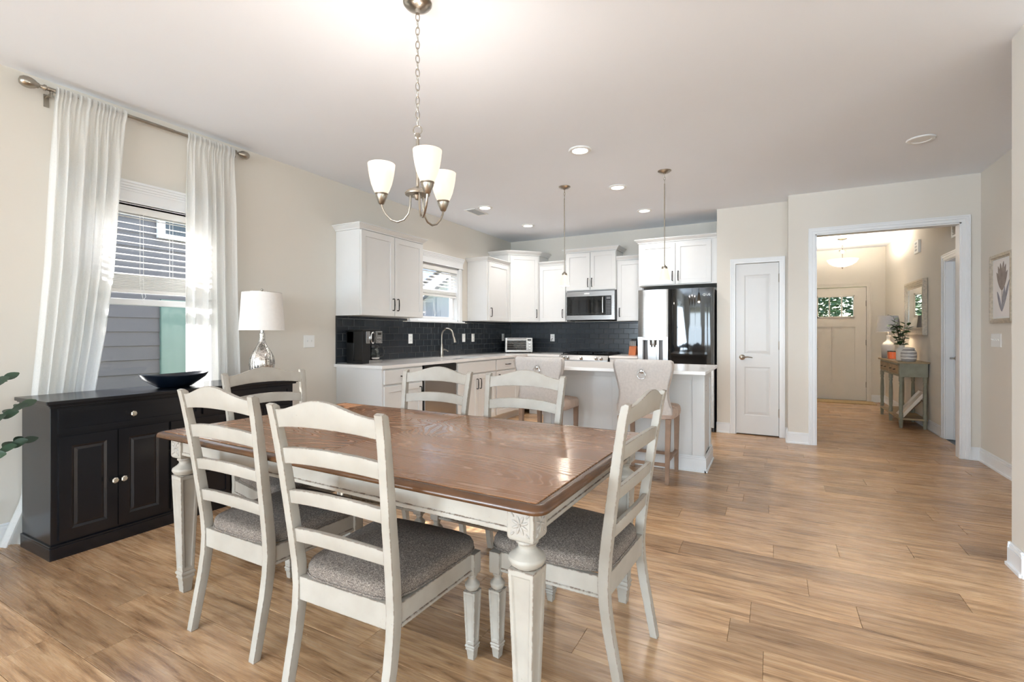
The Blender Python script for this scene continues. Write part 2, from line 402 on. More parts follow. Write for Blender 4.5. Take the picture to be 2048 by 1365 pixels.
# baseboards: body, bead and shoe moulding along a wall face
def base_run(mb, p, q, n, h=.125):
    """p->q along the wall face, n = outward normal (unit, axis aligned)"""
    for d, z0, z1 in ((.014, 0, h - .03), (.011, h - .03, h - .012), (.006, h - .012, h), (.024, 0, .018)):
        xs = [p[0], q[0], p[0] + n[0] * d, q[0] + n[0] * d]; ys = [p[1], q[1], p[1] + n[1] * d, q[1] + n[1] * d]
        mb.box(min(xs), max(xs), min(ys), max(ys), z0, z1)
def baseboard(name, runs, label, **k):
    mb = MB()
    for r in runs: base_run(mb, *r, **k)
    struct(name, mb, 'trim_paint', label, 'baseboard', smooth=None, bevel=.0015, seg=1)
baseboard('baseboard_left', [((XL, -8.0), (XL, 3.42), (1, 0))], 'white baseboard along the window wall')
baseboard('baseboard_pantry', [((-.605, YP), (-.452, YP), (0, -1)), ((.13, YP), (.155, YP), (0, -1)), ((.155, YP), (.155, YO - .014), (-1, 0)), ((.141, YO), (.348, YO), (0, -1))], 'white baseboard between pantry door and cased opening')
baseboard('baseboard_right', [((1.667, YO), (XR, YO), (0, -1)), ((XR, YO), (XR, 3.44), (-1, 0))], 'white baseboard below the flower print')
baseboard('baseboard_partition', [((1.095, 3.454), (1.095, 3.286), (-1, 0)), ((1.081, 3.30), (4.5, 3.30), (0, -1)), ((1.081, 3.44), (XR, 3.44), (0, 1))], 'white baseboard wrapped around the partition wall end')
baseboard('baseboard_hall', [((XR, 7.325), (XR, 10.55), (-1, 0)), ((1.54, 10.55), (XR, 10.55), (0, -1)), ((-.5, 10.55), (.48, 10.55), (0, -1))], 'white baseboard along the entry hall')

# casings: stepped profile boards around an opening in a wall face
def casing_mb(axis, face, n, a0, a1, ztop, wd=.064, zbot=0, both=True):
    mb = MB(); prof = [(0, .45, .011), (.45, .8, .016), (.8, 1, .021)]
    def bx(b0, b1, z0, z1, d):
        lo, hi = min(face, face + n * d), max(face, face + n * d)
        if axis == 'x': mb.box(b0, b1, lo, hi, z0, z1)
        else: mb.box(lo, hi, b0, b1, z0, z1)
    for p0, p1, d in prof:
        bx(a0 - wd * p1, a0 - wd * p0, zbot, ztop + wd * p0, d)
        if both: bx(a1 + wd * p0, a1 + wd * p1, zbot, ztop + wd * p0, d)
        bx(a0 - wd * p1, a1 + wd * p1 if both else a1, ztop + wd * p0, ztop + wd * p1, d)
    return mb
mb = casing_mb('x', YO, -1, .41, 1.605, 2.285); mb.merge(casing_mb('x', YO + .115, 1, .41, 1.605, 2.285))
mb.box(.41, .424, YO - .001, YO + .116, 0, 2.285); mb.box(1.591, 1.605, YO - .001, YO + .116, 0, 2.285); mb.box(.41, 1.605, YO - .001, YO + .116, 2.271, 2.285)
struct('trim_1', mb, 'trim_paint', 'wide white cased opening from kitchen into the entry hall', 'trim', smooth=None, bevel=.0012, seg=1)

# panelled door slab in the xz plane (front faces -y), origin bottom-left
def panel_slab(wd, ht, th, panels, dep=.007, raised=True):
    mb = MB(); xs = sorted({0, wd, *[p[0] for p in panels], *[p[1] for p in panels]}); zs = sorted({0, ht, *[p[2] for p in panels], *[p[3] for p in panels]})
    for i in range(len(xs) - 1):
        for j in range(len(zs) - 1):
            cx, cz = (xs[i] + xs[i + 1]) / 2, (zs[j] + zs[j + 1]) / 2
            if not any(p[0] < cx < p[1] and p[2] < cz < p[3] for p in panels): mb.box(xs[i], xs[i + 1], 0, th, zs[j], zs[j + 1])
    for a, b, c, d in panels:
        mb.box(a, b, dep, th, c, d)
        if raised:
            g = min(.045, (b - a) * .16)
            r0 = [(a + .012, dep, c + .012), (b - .012, dep, c + .012), (b - .012, dep, d - .012), (a + .012, dep, d - .012)]
            r1 = [(a + g, .001, c + g), (b - g, .001, c + g), (b - g, .001, d - g), (a + g, .001, d - g)]
            mb.loft([r0, r1])
            e0 = [(a, 0, c), (b, 0, c), (b, 0, d), (a, 0, d)]
            e1 = [(a + .012, dep, c + .012), (b - .012, dep, c + .012), (b - .012, dep, d - .012), (a + .012, dep, d - .012)]
            mb.loft([e0, e1], False)
    return mb
def hinge(parent, x, z, y=-.004):
    mb = B(x - .006, x + .010, y, y + .006, z - .045, z + .045); mb.lathe([(.006, -.05), (.007, -.048), (.007, .048), (.006, .05)], 8, (x + .002, y - .003, z))
    obj('hinge', mb, 'nickel', parent)
def lever(parent, x, z, dirx, y=0):
    mb = MB().lathe([(0, 0), (.033, 0), (.033, .008), (.026, .014), (.012, .018), (.011, .05), (0, .052)], 20).rot('X', R(90)).move((x, y, z))
    mb.tube([(x, y - .045, z), (x + dirx * .02, y - .05, z + .002), (x + dirx * .06, y - .05, z + .006), (x + dirx * .10, y - .048, z + .001), (x + dirx * .112, y - .04, z - .002)], [.010, .009, .007, .006, .004], 8)
    return obj('lever_handle', mb, 'nickel', parent)

# pantry door
d1 = thing('door_1', 'narrow white two panel pantry door with satin lever and three hinges', 'door', (-.386, YP + .004, 0), kind='structure')
obj('door_slab', panel_slab(.452, 2.032, .035, [(.09, .365, .95, 1.90), (.09, .365, .22, .80)]).move((0, 0, .012)), 'door_paint', d1, smooth=None)
obj('casing', casing_mb('x', YP, -1, -.392, .072, 2.05, .058).move((.386, -YP - .004, 0)), 'trim_paint', d1, smooth=None, bevel=.0012, seg=1)
mb = B(-.006, .004, .01, .10, 0, 2.05); mb.box(.455, .458, .01, .10, 0, 2.05); obj('jamb', mb, 'trim_paint', d1, smooth=None)
obj('gap_shadow', B(-.003, .456, .036, .10, 0, 2.04), 'dark_gap', d1, smooth=None)
for z in (.28, 1.07, 1.86): hinge(d1, .454, z)
lever(d1, .066, .926, 1)

# front door
d2 = thing('door_2', 'cream craftsman front door with three small panes at the hall end', 'door', (.555, 10.555, 0), kind='structure')
PN = [(.192, .358, 1.51, 1.865), (.378, .544, 1.51, 1.865), (.564, .728, 1.51, 1.865)]
def slab_cells(xc, zc, holes, recess, th):
    m_ = MB()
    for i in range(len(xc) - 1):
        for j in range(len(zc) - 1):
            cx, cz = (xc[i] + xc[i + 1]) / 2, (zc[j] + zc[j + 1]) / 2
            if any(h[0] < cx < h[1] and h[2] < cz < h[3] for h in holes): continue
            y0 = .014 if any(h[0] < cx < h[1] and h[2] < cz < h[3] for h in recess) else 0
            m_.box(xc[i], xc[i + 1], y0, th, zc[j], zc[j + 1])
    return m_
rec = [(.16, .405, .25, 1.32), (.512, .752, .25, 1.32)]
xc = sorted({0, .915, *[v for h in PN + rec for v in h[:2]]}); zc = sorted({0, 2.03, *[v for h in PN + rec for v in h[2:]]})
obj('door_slab', slab_cells(xc, zc, PN, rec, .044).move((0, 0, .012)), 'entry_paint', d2, smooth=None)
mb = MB()
for a, b in ((.17, .75),): mb.box(a, b, -.012, 0, 1.862, 1.89); mb.box(a, b, -.012, 0, 1.487, 1.512); mb.box(a, a + .022, -.012, 0, 1.487, 1.89); mb.box(b - .022, b, -.012, 0, 1.487, 1.89)
obj('pane_frame', mb.move((0, 0, .012)), 'entry_paint', d2, smooth=None, bevel=.002, seg=1)
for h in PN: obj('pane', B(h[0], h[1], .02, .024, h[2] + .012, h[3] + .012), 'pane', d2, smooth=None)
obj('casing', casing_mb('x', 10.55, -1, .55, 1.475, 2.05, .066).move((-.555, -10.555, 0)), 'entry_paint', d2, smooth=None, bevel=.0012, seg=1)
for z in (.3, 1.05, 1.75): hinge(d2, .914, z)
lever(d2, .07, .93, 1)
obj('threshold', B(-.005, .92, -.02, .14, 0, .02), 'nickel', d2, smooth=None)

# hall side door, set back in its frame (wall faces -x)
d3 = thing('door_3', 'white hall door set back in a white frame beside the console table', 'door', (XR, 6.42, 0), kind='structure')
obj('casing', casing_mb('y', 0, -1, 0, .815, 2.045, .07), 'trim_paint', d3, smooth=None, bevel=.0012, seg=1)
mb = B(-.001, .13, .801, .815, 0, 2.045); mb.box(-.001, .13, 0, .014, 0, 2.045); mb.box(-.001, .13, 0, .815, 2.031, 2.045); mb.box(.07, .082, .789, .801, 0, 2.03)
obj('jamb', mb, 'trim_paint', d3, smooth=None, bevel=.001, seg=1)
ds = panel_slab(.786, 2.02, .035, [(.12, .666, .95, 1.88), (.12, .666, .22, .80)]).xf(lambda p: (p[1] + .083, p[0] + .015, p[2] + .01))
obj('door_slab', ds, 'door_paint', d3, smooth=None)
mb = MB().lathe([(0, 0), (.033, 0), (.033, .008), (.024, .014), (.011, .02), (.011, .06), (0, .06)], 18).rot('Y', R(-90)).move((.083, .735, .93))
mb.tube([(.03, .735, .93), (.028, .70, .932), (.03, .63, .928)], [.010, .008, .006], 8); obj('lever_handle', mb, 'nickel', d3)

# ------------------------------------------------------------------ windows in the left wall (wall faces +x)
def window(name, label, y0, y1, z0, z1, stool):
    t = thing(name, label, 'window', (XL, y0, z0), kind='structure'); W_, H_ = y1 - y0, z1 - z0
    j = B(-.14, .0, 0, .018, 0, H_); j.box(-.14, 0, W_ - .018, W_, 0, H_); j.box(-.14, 0, 0, W_, H_ - .018, H_); j.box(-.14, 0, 0, W_, 0, .018)
    obj('jamb', j, 'trim_paint', t, smooth=None)
    c = B(0, .02, -.075, 0, 0, H_); c.box(0, .02, W_, W_ + .075, 0, H_); obj('side_casing', c, 'trim_paint', t, smooth=None, bevel=.003)
    hd = B(0, .024, -.085, W_ + .085, H_, H_ + .105)
    for d, a, b in ((.030, .0, .014), (.028, .078, .094), (.034, .094, .110), (.040, .110, .128), (.046, .128, .145)): hd.box(0, d, -.085 - d * .4, W_ + .085 + d * .4, H_ + a, H_ + b)
    obj('head_casing', hd, 'trim_paint', t, smooth=None, bevel=.0015, seg=1)
    s = B(-.1, .05, -.10, W_ + .10, -.022, 0)
    if stool: s.box(0, .018, -.08, W_ + .08, -.095, -.022)
    obj('window_sill', s, 'trim_paint', t, smooth=None, bevel=.004)
    mid = H_ * .5
    for nm, a, b, x in (('upper_sash', mid - .02, H_ - .018, -.115), ('lower_sash', .018, mid + .02, -.085)):
        f = 0.042
        m_ = B(x, x + .03, .018, .018 + f, a, b); m_.box(x, x + .03, W_ - .018 - f, W_ - .018, a, b)
        m_.box(x, x + .03, .018 + f, W_ - .018 - f, a, a + f); m_.box(x, x + .03, .018 + f, W_ - .018 - f, b - f, b)
        so = obj(nm, m_, 'vinyl', t, smooth=None, bevel=.003)
        obj('pane', B(x + .012, x + .016, .018 + f, W_ - .018 - f, a + f, b - f), 'pane', so, smooth=None)
    return t
window('window_1', 'tall white double hung window between the white curtains', *W1, True)
window('window_2', 'white window above the kitchen sink', *W2, False)
for i, wx in enumerate((-3.05, -.45, 2.15)):
    f = MB()
    for a, b in ((0, .06), (.82, .88), (1.64, 1.70)): f.box(a, b, 0, .06, 0, 1.85)
    for a, b in ((0, .06), (.90, .96), (1.79, 1.85)): f.box(0, 1.7, 0, .06, a, b)
    c = casing_mb('x', .15, 1, 0, 1.7, 1.85, .07); c.box(-.09, 1.79, .15, .20, -.03, 0); f.merge(c)
    struct('window_%d' % (i + 3), f, 'trim_paint', 'white living room window behind the dining table', 'window', loc=(wx, -8.15, .5), smooth=None)
f = MB()
for a, b in ((0, .07), (1.10, 1.20), (2.23, 2.3)): f.box(0, .05, a, b, 0, 2.15)
f.box(0, .05, 0, 2.3, 0, .08); f.box(0, .05, 0, 2.3, 2.07, 2.15); f.merge(casing_mb('y', 0, -1, 0, 2.3, 2.15, .07))
struct('door_4', f, 'trim_paint', 'white sliding patio door frame in the living room', 'door', loc=(4.55, -1.75, 0), smooth=None)

f = MB()
for a_, b_ in ((0, .06), (1.17, 1.23), (2.34, 2.40)): f.box(0, .04, a_, b_, 0, 1.85)
for a_, b_ in ((0, .06), (.90, .96), (1.79, 1.85)): f.box(0, .04, 0, 2.4, a_, b_)
struct('window_6', f, 'trim_paint', 'added white window frame in the curtained wall, out of sight, for extra light', 'window', loc=(XL - .14, -6.2, .5), smooth=None)  # unseen window, added as the opening for the side fill lamp

# venetian blinds
def blind(name, label, y0, y1, ztop, zbot, pitch, wd, tilt, stack, x, cords):
    t = thing(name, label, 'blind', (x, y0, ztop)); L = y1 - y0
    obj('headrail', B(-.03, .035, 0, L, -.06, 0), 'blind_white', t, smooth=None, bevel=.003)
    obj('bottom_rail', B(-.026, .026, .004, L - .004, zbot - ztop, zbot - ztop + .022), 'blind_white', t, smooth=None, bevel=.004)
    c, s = math.cos(tilt) * wd / 2, math.sin(tilt) * wd / 2
    sm = mesh('slat', MB().loft([[(-c, 0, -s), (0, 0, .004), (c, 0, s), (c, 0, s + .003), (0, 0, .007), (-c, 0, -s + .003)], [(-c, L - .008, -s), (0, L - .008, .004), (c, L - .008, s), (c, L - .008, s + .003), (0, L - .008, .007), (-c, L - .008, -s + .003)]]), 'blind_white', smooth=None)
    z = -.06 - pitch * .6
    low = zbot - ztop + .022 + stack * .011
    while z > low + .01: inst('slat', sm, t, (0, .004, z)); z -= pitch
    for i in range(stack): inst('slat', sm, t, (0, .004, zbot - ztop + .028 + i * .011))
    for f in cords:
        for dx in (-wd * .48, wd * .48): obj('ladder_cord', MB().tube([(dx, L * f, -.05), (dx, L * f, zbot - ztop + .02)], .0011, 5), 'white_plastic', t)
    pc = MB().tube([(.04, L * .42, -.06), (.04, L * .42, -.56), (.045, L * .43, -.60), (.042, L * .45, -.68)], .0013, 5); pc.tube([(.04, L * .445, -.06), (.041, L * .447, -.57), (.048, L * .46, -.63), (.044, L * .44, -.66)], .0013, 5)
    obj('pull_cord', pc, 'white_plastic', t)
    return t
blind('venetian_blind', 'white slatted blind lowered halfway between the white curtains', 1.392, 2.168, 2.096, 1.49, .0435, .046, R(-14), 10, XL - .035, (.22, .70))
blind('venetian_blind', 'white slatted blind lowered halfway over the kitchen sink', 4.622, 5.548, 2.10, 1.70, .0435, .046, R(-28), 6, XL - .035, (.22, .78))

# ------------------------------------------------------------------ backsplash tiles on the two kitchen walls
def tile_mesh(wd, ht, cache={}):
    k_ = (round(wd, 3), round(ht, 3))
    if k_ not in cache:
        a, b, e = k_[0] / 2 - .0014, k_[1] / 2 - .0014, .002
        cache[k_] = mesh('tile', MB().loft([[(-a, 0, -b), (a, 0, -b), (a, 0, b), (-a, 0, b)], [(-a, -.006, -b), (a, -.006, -b), (a, -.006, b), (-a, -.006, b)], [(-a + e, -.008, -b + e), (a - e, -.008, -b + e), (a - e, -.008, b - e), (-a + e, -.008, b - e)]]), 'tile_glaze', smooth=None)
    return cache[k_]
def tiles(parent, along, u0, u1, phase, face, keep):
    TH, TW = .0762, .1524
    for r in range(7):
        z0 = .905 + r * TH; z1 = min(z0 + TH, 1.39); z0 = max(z0, .915)
        u = phase + (TW / 2 if r % 2 else 0) - 60 * TW
        while u < u1:
            a, b = max(u, u0), min(u + TW, u1); u += TW
            if b - a < .012: continue
            for (a2, b2, c0, c1) in keep(a, b, z0, z1):
                if b2 - a2 < .012 or c1 - c0 < .01: continue
                loc = (face, (a2 + b2) / 2, (c0 + c1) / 2) if along == 'y' else ((a2 + b2) / 2, face, (c0 + c1) / 2)
                inst('tile', tile_mesh(b2 - a2, c1 - c0), parent, loc, (0, 0, R(90)) if along == 'y' else (0, 0, 0))
def keep_left(a, b, z0, z1):
    top = W2[2] - .024; lo, hi = W2[0] - .10, W2[1] + .10
    if z1 <= top or b <= lo or a >= hi: return [(a, b, z0, z1)]
    out = [(a, b, z0, top)] if z0 < top else []
    if z0 >= top:
        if a < lo: out.append((a, lo, z0, z1))
        if b > hi: out.append((hi, b, z0, z1))
    return out
tiles(wall_left, 'y', 3.43, 7.10, 3.43, XL, keep_left)
tiles(wall_back, 'x', XL + .009, -1.575, -2.401, YB, lambda a, b, c, d: [(a, b, c, d)])
obj('grout_bed', B(XL, XL + .0045, 3.43, 7.108, .905, W2[2] - .022), 'grout', wall_left, smooth=None)
obj('grout_bed', B(XL + .005, -1.575, YB - .0045, YB, .905, 1.39), 'grout', wall_back, smooth=None)
obj('tile_edging', B(XL, XL + .009, 3.422, 3.43, .905, 1.39), 'tile_glaze', wall_left, smooth=None)
# ------------------------------------------------------------------ dining table
def rrect(hx, hy, r, z, n=5):
    out = []
    for cx, cy, a0 in ((hx - r, hy - r, 0), (-hx + r, hy - r, 90), (-hx + r, -hy + r, 180), (hx - r, -hy + r, 270)):
        for i in range(n + 1):
            a = R(a0 + 90 * i / n); out.append((cx + r * math.cos(a), cy + r * math.sin(a), z))
    return out
def sq(wd, z, cx=0, cy=0): h = wd / 2; return [(cx - h, cy - h, z), (cx + h, cy - h, z), (cx + h, cy + h, z), (cx - h, cy + h, z)]
def frustum_panel(mb, w1, z1, w0, z0, m=.010, dep=.005):
    t, b = sq(w1, z1), sq(w0, z0); mb.add(t, [(0, 1, 2, 3)]); mb.add(b, [(3, 2, 1, 0)])
    for i in range(4):
        q = [Vector(b[i]), Vector(b[(i + 1) % 4]), Vector(t[(i + 1) % 4]), Vector(t[i])]
        nrm = (q[1] - q[0]).cross(q[3] - q[0]).normalized(); H_ = z1 - z0
        def P(u, v, d=0): 
            lo = q[0].lerp(q[1], u); hi = q[3].lerp(q[2], u); return tuple(lo.lerp(hi, v) - nrm * d)
        mu0, mu1, mv = m / w0, m / w1, m * 1.4 / H_
        def ring(k, d):
            a, c, v = mu0 * k, mu1 * k, mv * k
            return [P(a, v, d), P(1 - a, v, d), P(1 - c, 1 - v, d), P(c, 1 - v, d)]
        o, i1, i2 = [tuple(p) for p in q], ring(1, 0), ring(1.35, dep)
        mb.loft([o, i1, i2], False); mb.add(i2, [(0, 1, 2, 3)])
def turned_leg(k, ztop, zb, zs, zc, wb, ws, w0, wf, ball):
    """square block, turned neck and ball, tapering panelled shaft, collar and foot"""
    mb = MB(); mb.loft([sq(wb, ztop), sq(wb, zb + .012 * k), sq(wb * .93, zb + .004 * k), sq(wb * .78, zb)])
    hh = zb - zs
    mb.lathe([(wb * .36, zb), (wb * .40, zb - hh * .10), (wb * .32, zb - hh * .18), (wb * .30, zb - hh * .30), (wb * .40, zb - hh * .42), (ball, zb - hh * .58), (ball * 1.04, zb - hh * .70), (ball * .92, zb - hh * .86), (wb * .36, zs - .002)], 20)
    frustum_panel(mb, ws, zs, w0, zc, .011 * k, .006 * k)
    mb.loft([sq(ws * .5, zs + .006 * k), sq(ws * .97, zs)])
    mb.loft([sq(w0, zc), sq(w0 * 1.16, zc - .006 * k), sq(w0 * 1.16, zc - .014 * k), sq(w0 * .98, zc - .020 * k), sq(w0 * 1.10, zc - .030 * k), sq(wf, zc - .040 * k), sq(wf * .80, 0)])
    return mb
def rosette(sz):
    """carved flower panel facing -y, centred"""
    mb = B(-sz * .46, sz * .46, .0, .003, -sz * .5, sz * .5)
    for i in range(8):
        a = R(45 * i + 22.5); p = MB().ball((0, 0, 0), sz * .20, .004, sz * .07, 8, 6).rot('Y', -a).move((sz * .23 * math.cos(a), 0, sz * .24 * math.sin(a))); mb.merge(p)
    mb.ball((0, 0, 0), sz * .07, .007, sz * .07, 8, 6)
    for sx in (-1, 1):
        for sz_ in (-1, 1): mb.merge(MB().ball((0, 0, 0), sz * .12, .004, sz * .05, 8, 6).rot('Y', R(-45 * sx * sz_)).move((sx * sz * .36, 0, sz_ * sz * .40)))
    return mb
TX, TY, TROT, TZ = -1.51, 1.712, R(-1.3), .755
tb = thing('dining_table', 'farmhouse dining table with brown oak top and antique white turned legs', 'table', (TX, TY, 0), TROT)
for s in (-1, 1):
    a0, a1 = (-.968, -.0018) if s < 0 else (.0018, .968)
    inst('tabletop_leaf', mesh('tabletop_leaf', B(a0, a1, -.526, .526, TZ - .022, TZ), 'table_oak', bevel=.0015, seg=1, smooth=None), tb)
prof = [(.968, .526, .012, TZ - .024), (.970, .528, .012, TZ - .0025), (.978, .536, .02, TZ - .0005), (.990, .548, .03, TZ - .003), (.999, .557, .04, TZ - .009), (1.003, .561, .045, TZ - .016), (1.000, .558, .04, TZ - .024), (.985, .543, .03, TZ - .030), (.94, .50, .02, TZ - .030)]
obj('tabletop_edge', MB().loft([rrect(a, b, r, z) for a, b, r, z in prof]), 'table_edge', tb, smooth=50)
LEGM = mesh('leg', turned_leg(1, TZ - .03, .628, .548, .100, .084, .082, .052, .046, .052), 'antique_white', bevel=.0012, seg=1, smooth=30)
ROS = mesh('carved_rosette', rosette(.066), 'carving', smooth=40)
for sx in (-1, 1):
    for sy in (-1, 1):
        lg = inst('leg', LEGM, tb, (sx * .908, sy * .465, 0))
        inst('carved_rosette', ROS, lg, (0, sy * .043, .678), (0, 0, 0 if sy < 0 else R(180)))
        inst('carved_rosette', ROS, lg, (sx * .043, 0, .678), (0, 0, R(90) if sx > 0 else R(-90)))
for sy in (-1, 1):
    mb = B(-.87, .87, sy * .486 - .011, sy * .486 + .011, .655, TZ - .03); mb.box(-.87, .87, sy * .489 - .012, sy * .489 + .012, .648, .662)
    obj('apron', mb, 'antique_white', tb, smooth=None, bevel=.002)
for sx in (-1, 1):
    mb = B(sx * .929 - .011, sx * .929 + .011, -.43, .43, .655, TZ - .03); mb.box(sx * .932 - .012, sx * .932 + .012, -.43, .43, .648, .662)
    obj('apron', mb, 'antique_white', tb, smooth=None, bevel=.002)

# ------------------------------------------------------------------ dining chairs (built facing +y)
def lerp_tab(tab, x):
    for (a, b), (c, d) in zip(tab, tab[1:]):
        if x <= c: 
            u = (x - a) / (c - a); return b + (d - b) * u
    return tab[-1][1]
REAR = [(0, -.272), (.07, -.259), (.14, -.246), (.22, -.231), (.30, -.220), (.37, -.216), (.45, -.221), (.55, -.233), (.65, -.246), (.75, -.259), (.85, -.273), (.93, -.286), (.975, -.295)]
DEPT = [(0, .029), (.2, .034), (.4, .038), (.6, .036), (.975, .028)]
OUTX = [(0, .217), (.42, .217), (.7, .228), (.975, .243)]
def post(s):
    rings = []
    for z, y in REAR:
        d, x = lerp_tab(DEPT, z), lerp_tab(OUTX, z); a, b = sorted((s * (x - .031), s * x))
        rings.append([(a, y, z), (b, y, z), (b, y + d, z), (a, y + d, z)])
    a, b = sorted((s * (.243 - .031), s * .243)); rings.append([(a, -.297, .981), (b, -.297, .981), (b, -.283, .985), (a, -.283, .985)])
    return MB().loft(rings)
def back_slat(zb, zt, arch_b, arch_t, bow=.016, power=2):
    rings = []; n = 14
    for i in range(n + 1):
        u = -1 + 2 * i / n; zm = (zb + zt) / 2; hw = lerp_tab(OUTX, zm) - .026; x = u * hw
        ab = arch_b * (1 - abs(u) ** 2.2); at_ = arch_t * (.5 + .5 * math.cos(math.pi * u)) if power == 1 else arch_t * (1 - abs(u) ** 2.2)
        b_, t_ = zb + ab, zt + at_
        yb = lerp_tab(REAR, b_) + .008 - bow * (1 - u * u); yt = lerp_tab(REAR, min(t_, .975)) + .008 - bow * (1 - u * u) - max(0, t_ - .975) * .14
        rings.append([(x, yb, b_), (x, yb + .016, b_), (x, yt + .016, t_), (x, yt, t_)])
    return MB().loft(rings)
def cushion(wb, wf, y0, y1, z0, hgt, crown):
    def outline(k, z):
        pts = []; n = 44
        for i in range(n):
            a = 2 * math.pi * i / n; c, s_ = math.cos(a), math.sin(a); e = .36
            px = math.copysign(abs(c) ** e, c); py = math.copysign(abs(s_) ** e, s_)
            yy = (y0 + y1) / 2 + py * (y1 - y0) / 2 * k; ww = wb + (wf - wb) * (py * .5 + .5)
            pts.append((px * ww * k, yy, z))
        return pts
    lv = [(.985, z0), (1.0, z0 + .006), (1.012, z0 + hgt * .35), (1.008, z0 + hgt * .6), (.985, z0 + hgt * .82), (.94, z0 + hgt * .95), (.86, z0 + hgt), (.7, z0 + hgt + crown * .5), (.45, z0 + hgt + crown * .85), (.2, z0 + hgt + crown), (.02, z0 + hgt + crown)]
    return MB().loft([outline(k, z) for k, z in lv]), MB().tube(outline(1.012, z0 + .008), .0035, 6, True)
ch = thing('dining_chair', 'x', 'chair', group='antique white ladder back chairs around the dining table')
for s in (-1, 1): obj('back_post', post(s), 'antique_white', ch, bevel=.0025, smooth=30)
obj('crest_rail', back_slat(.905, .966, .016, .042, power=1), 'antique_white', ch, bevel=.0018, smooth=30)
for zb, zt in ((.786, .838), (.652, .696), (.520, .566)): obj('slat', back_slat(zb, zt, .014, .016), 'antique_white', ch, bevel=.0018, smooth=30)
obj('seat_rail', B(-.20, .20, -.212, -.190, .325, .402), 'antique_white', ch, bevel=.002, smooth=None)
CL = mesh('leg', turned_leg(.62, .397, .315, .255, .058, .046, .050, .036, .032, .027), 'antique_white', bevel=.0009, seg=1, smooth=30)
for s in (-1, 1):
    inst('leg', CL, ch, (s * .222, .214, 0))
    r0 = [(s * .192, -.185, .332), (s * .214, -.185, .332), (s * .214, -.185, .398), (s * .192, -.185, .398)]; r1 = [(s * .207, .20, .332), (s * .232, .20, .332), (s * .232, .20, .398), (s * .207, .20, .398)]
    mb = MB().loft([r0, r1]); mb.loft([[(p[0] + s * .004, p[1], .326 if p[2] < .35 else .338) for p in r0], [(p[0] + s * .004, p[1], .326 if p[2] < .35 else .338) for p in r1]])
    obj('side_rail', mb, 'antique_white', ch, bevel=.0015, seg=1, smooth=None)
mb = B(-.20, .20, .205, .229, .332, .398); mb.box(-.20, .20, .205, .233, .326, .338); obj('seat_rail', mb, 'antique_white', ch, bevel=.0015, seg=1, smooth=None)
cu, pp = cushion(.203, .243, -.205, .258, .398, .052, .022)
st = obj('seat', cu, 'tweed', ch, smooth=60); obj('piping', pp, 'tweed', st, smooth=60)
CHAIRS = [  # rear-waist reference -> chair origin, rotation, label
    (-1.882, 1.372, 0, 'ladder back chair on the near table side beside the black sideboard'),
    (-1.200, 1.292, R(1.5), 'ladder back chair drawn slightly back from table, with its whole grey seat showing'),
    (-.681, 1.776, R(90 - 3), 'ladder back chair at the table end facing the black sideboard'),
    (-2.395, 1.80, R(-90 - 9), 'ladder back chair at the table end in front of the black sideboard'),
    (-1.775, 2.085, R(180 + 4), 'ladder back chair across the table, in front of the dishwasher'),
    (-1.198, 2.085, R(180), 'ladder back chair across the table, in front of the bar stools'),
]
for i, (x, y, a, lab) in enumerate(CHAIRS):
    if i == 0: ch.location = (x, y, 0); ch.rotation_euler = (0, 0, a); ch['label'] = 'antique white ' + lab
    else: dup(ch, (x, y, 0), a, 'antique white ' + lab)

# ------------------------------------------------------------------ black sideboard (front faces +x)
SW, SD = 1.47, .382
sb = thing('sideboard', 'black wooden sideboard with raised panel doors and small pale knobs', 'sideboard', (-3.368, 1.09, 0), R(90))
mb = B(0, SW, .004, SD, .07, .822); obj('body', mb, 'black_wood', sb, smooth=None, bevel=.002)
mb = MB(); mb.box(-.032, SW + .032, -.048, SD + .002, .832, .852); mb.box(-.022, SW + .022, -.036, SD, .824, .833); mb.box(-.012, SW + .012, -.024, SD, .812, .825)
obj('top', mb, 'black_wood', sb, smooth=None, bevel=.003)
mb = B(-.008, SW + .008, -.012, SD, 0, .066); mb.box(-.008, SW + .008, -.010, SD, .066, .078)
obj('plinth', mb, 'black_wood', sb, smooth=None, bevel=.003)
KN = MB().lathe([(0, 0), (.006, 0), (.006, .012), (.010, .016), (.0155, .020), (.016, .026), (.012, .030), (0, .031)], 14, rib=.06, ribs=7).rot('X', R(90))
KNM = mesh('knob', KN, 'brass', smooth=30)
def front(name, x0, x1, z0, z1, knobs, panel=True):
    wd, ht = x1 - x0, z1 - z0; g = .052 if panel else .026
    o = obj(name, panel_slab(wd, ht, .018, [(g, wd - g, g, ht - g)], .007, panel), 'black_wood', sb, (x0, -.010, z0), smooth=None)
    for kx, kz in knobs: inst('knob', KNM, o, (kx - x0, 0, kz - z0))
front('drawer', .032, .757, .668, .802, [(.366, .735)], False); front('drawer', .775, 1.44, .668, .802, [(1.107, .735)], False)
front('door', .032, .294, .095, .650, [(.274, .362)]); front('door', .298, .560, .095, .650, [(.318, .362)])
front('door', .972, 1.204, .095, .650, [(1.184, .362)]); front('door', 1.208, 1.44, .095, .650, [(1.228, .362)])
for i in range(3): z0 = .095 + i * .187; front('drawer', .578, .954, z0, z0 + .180, [(.766, z0 + .09)], False)

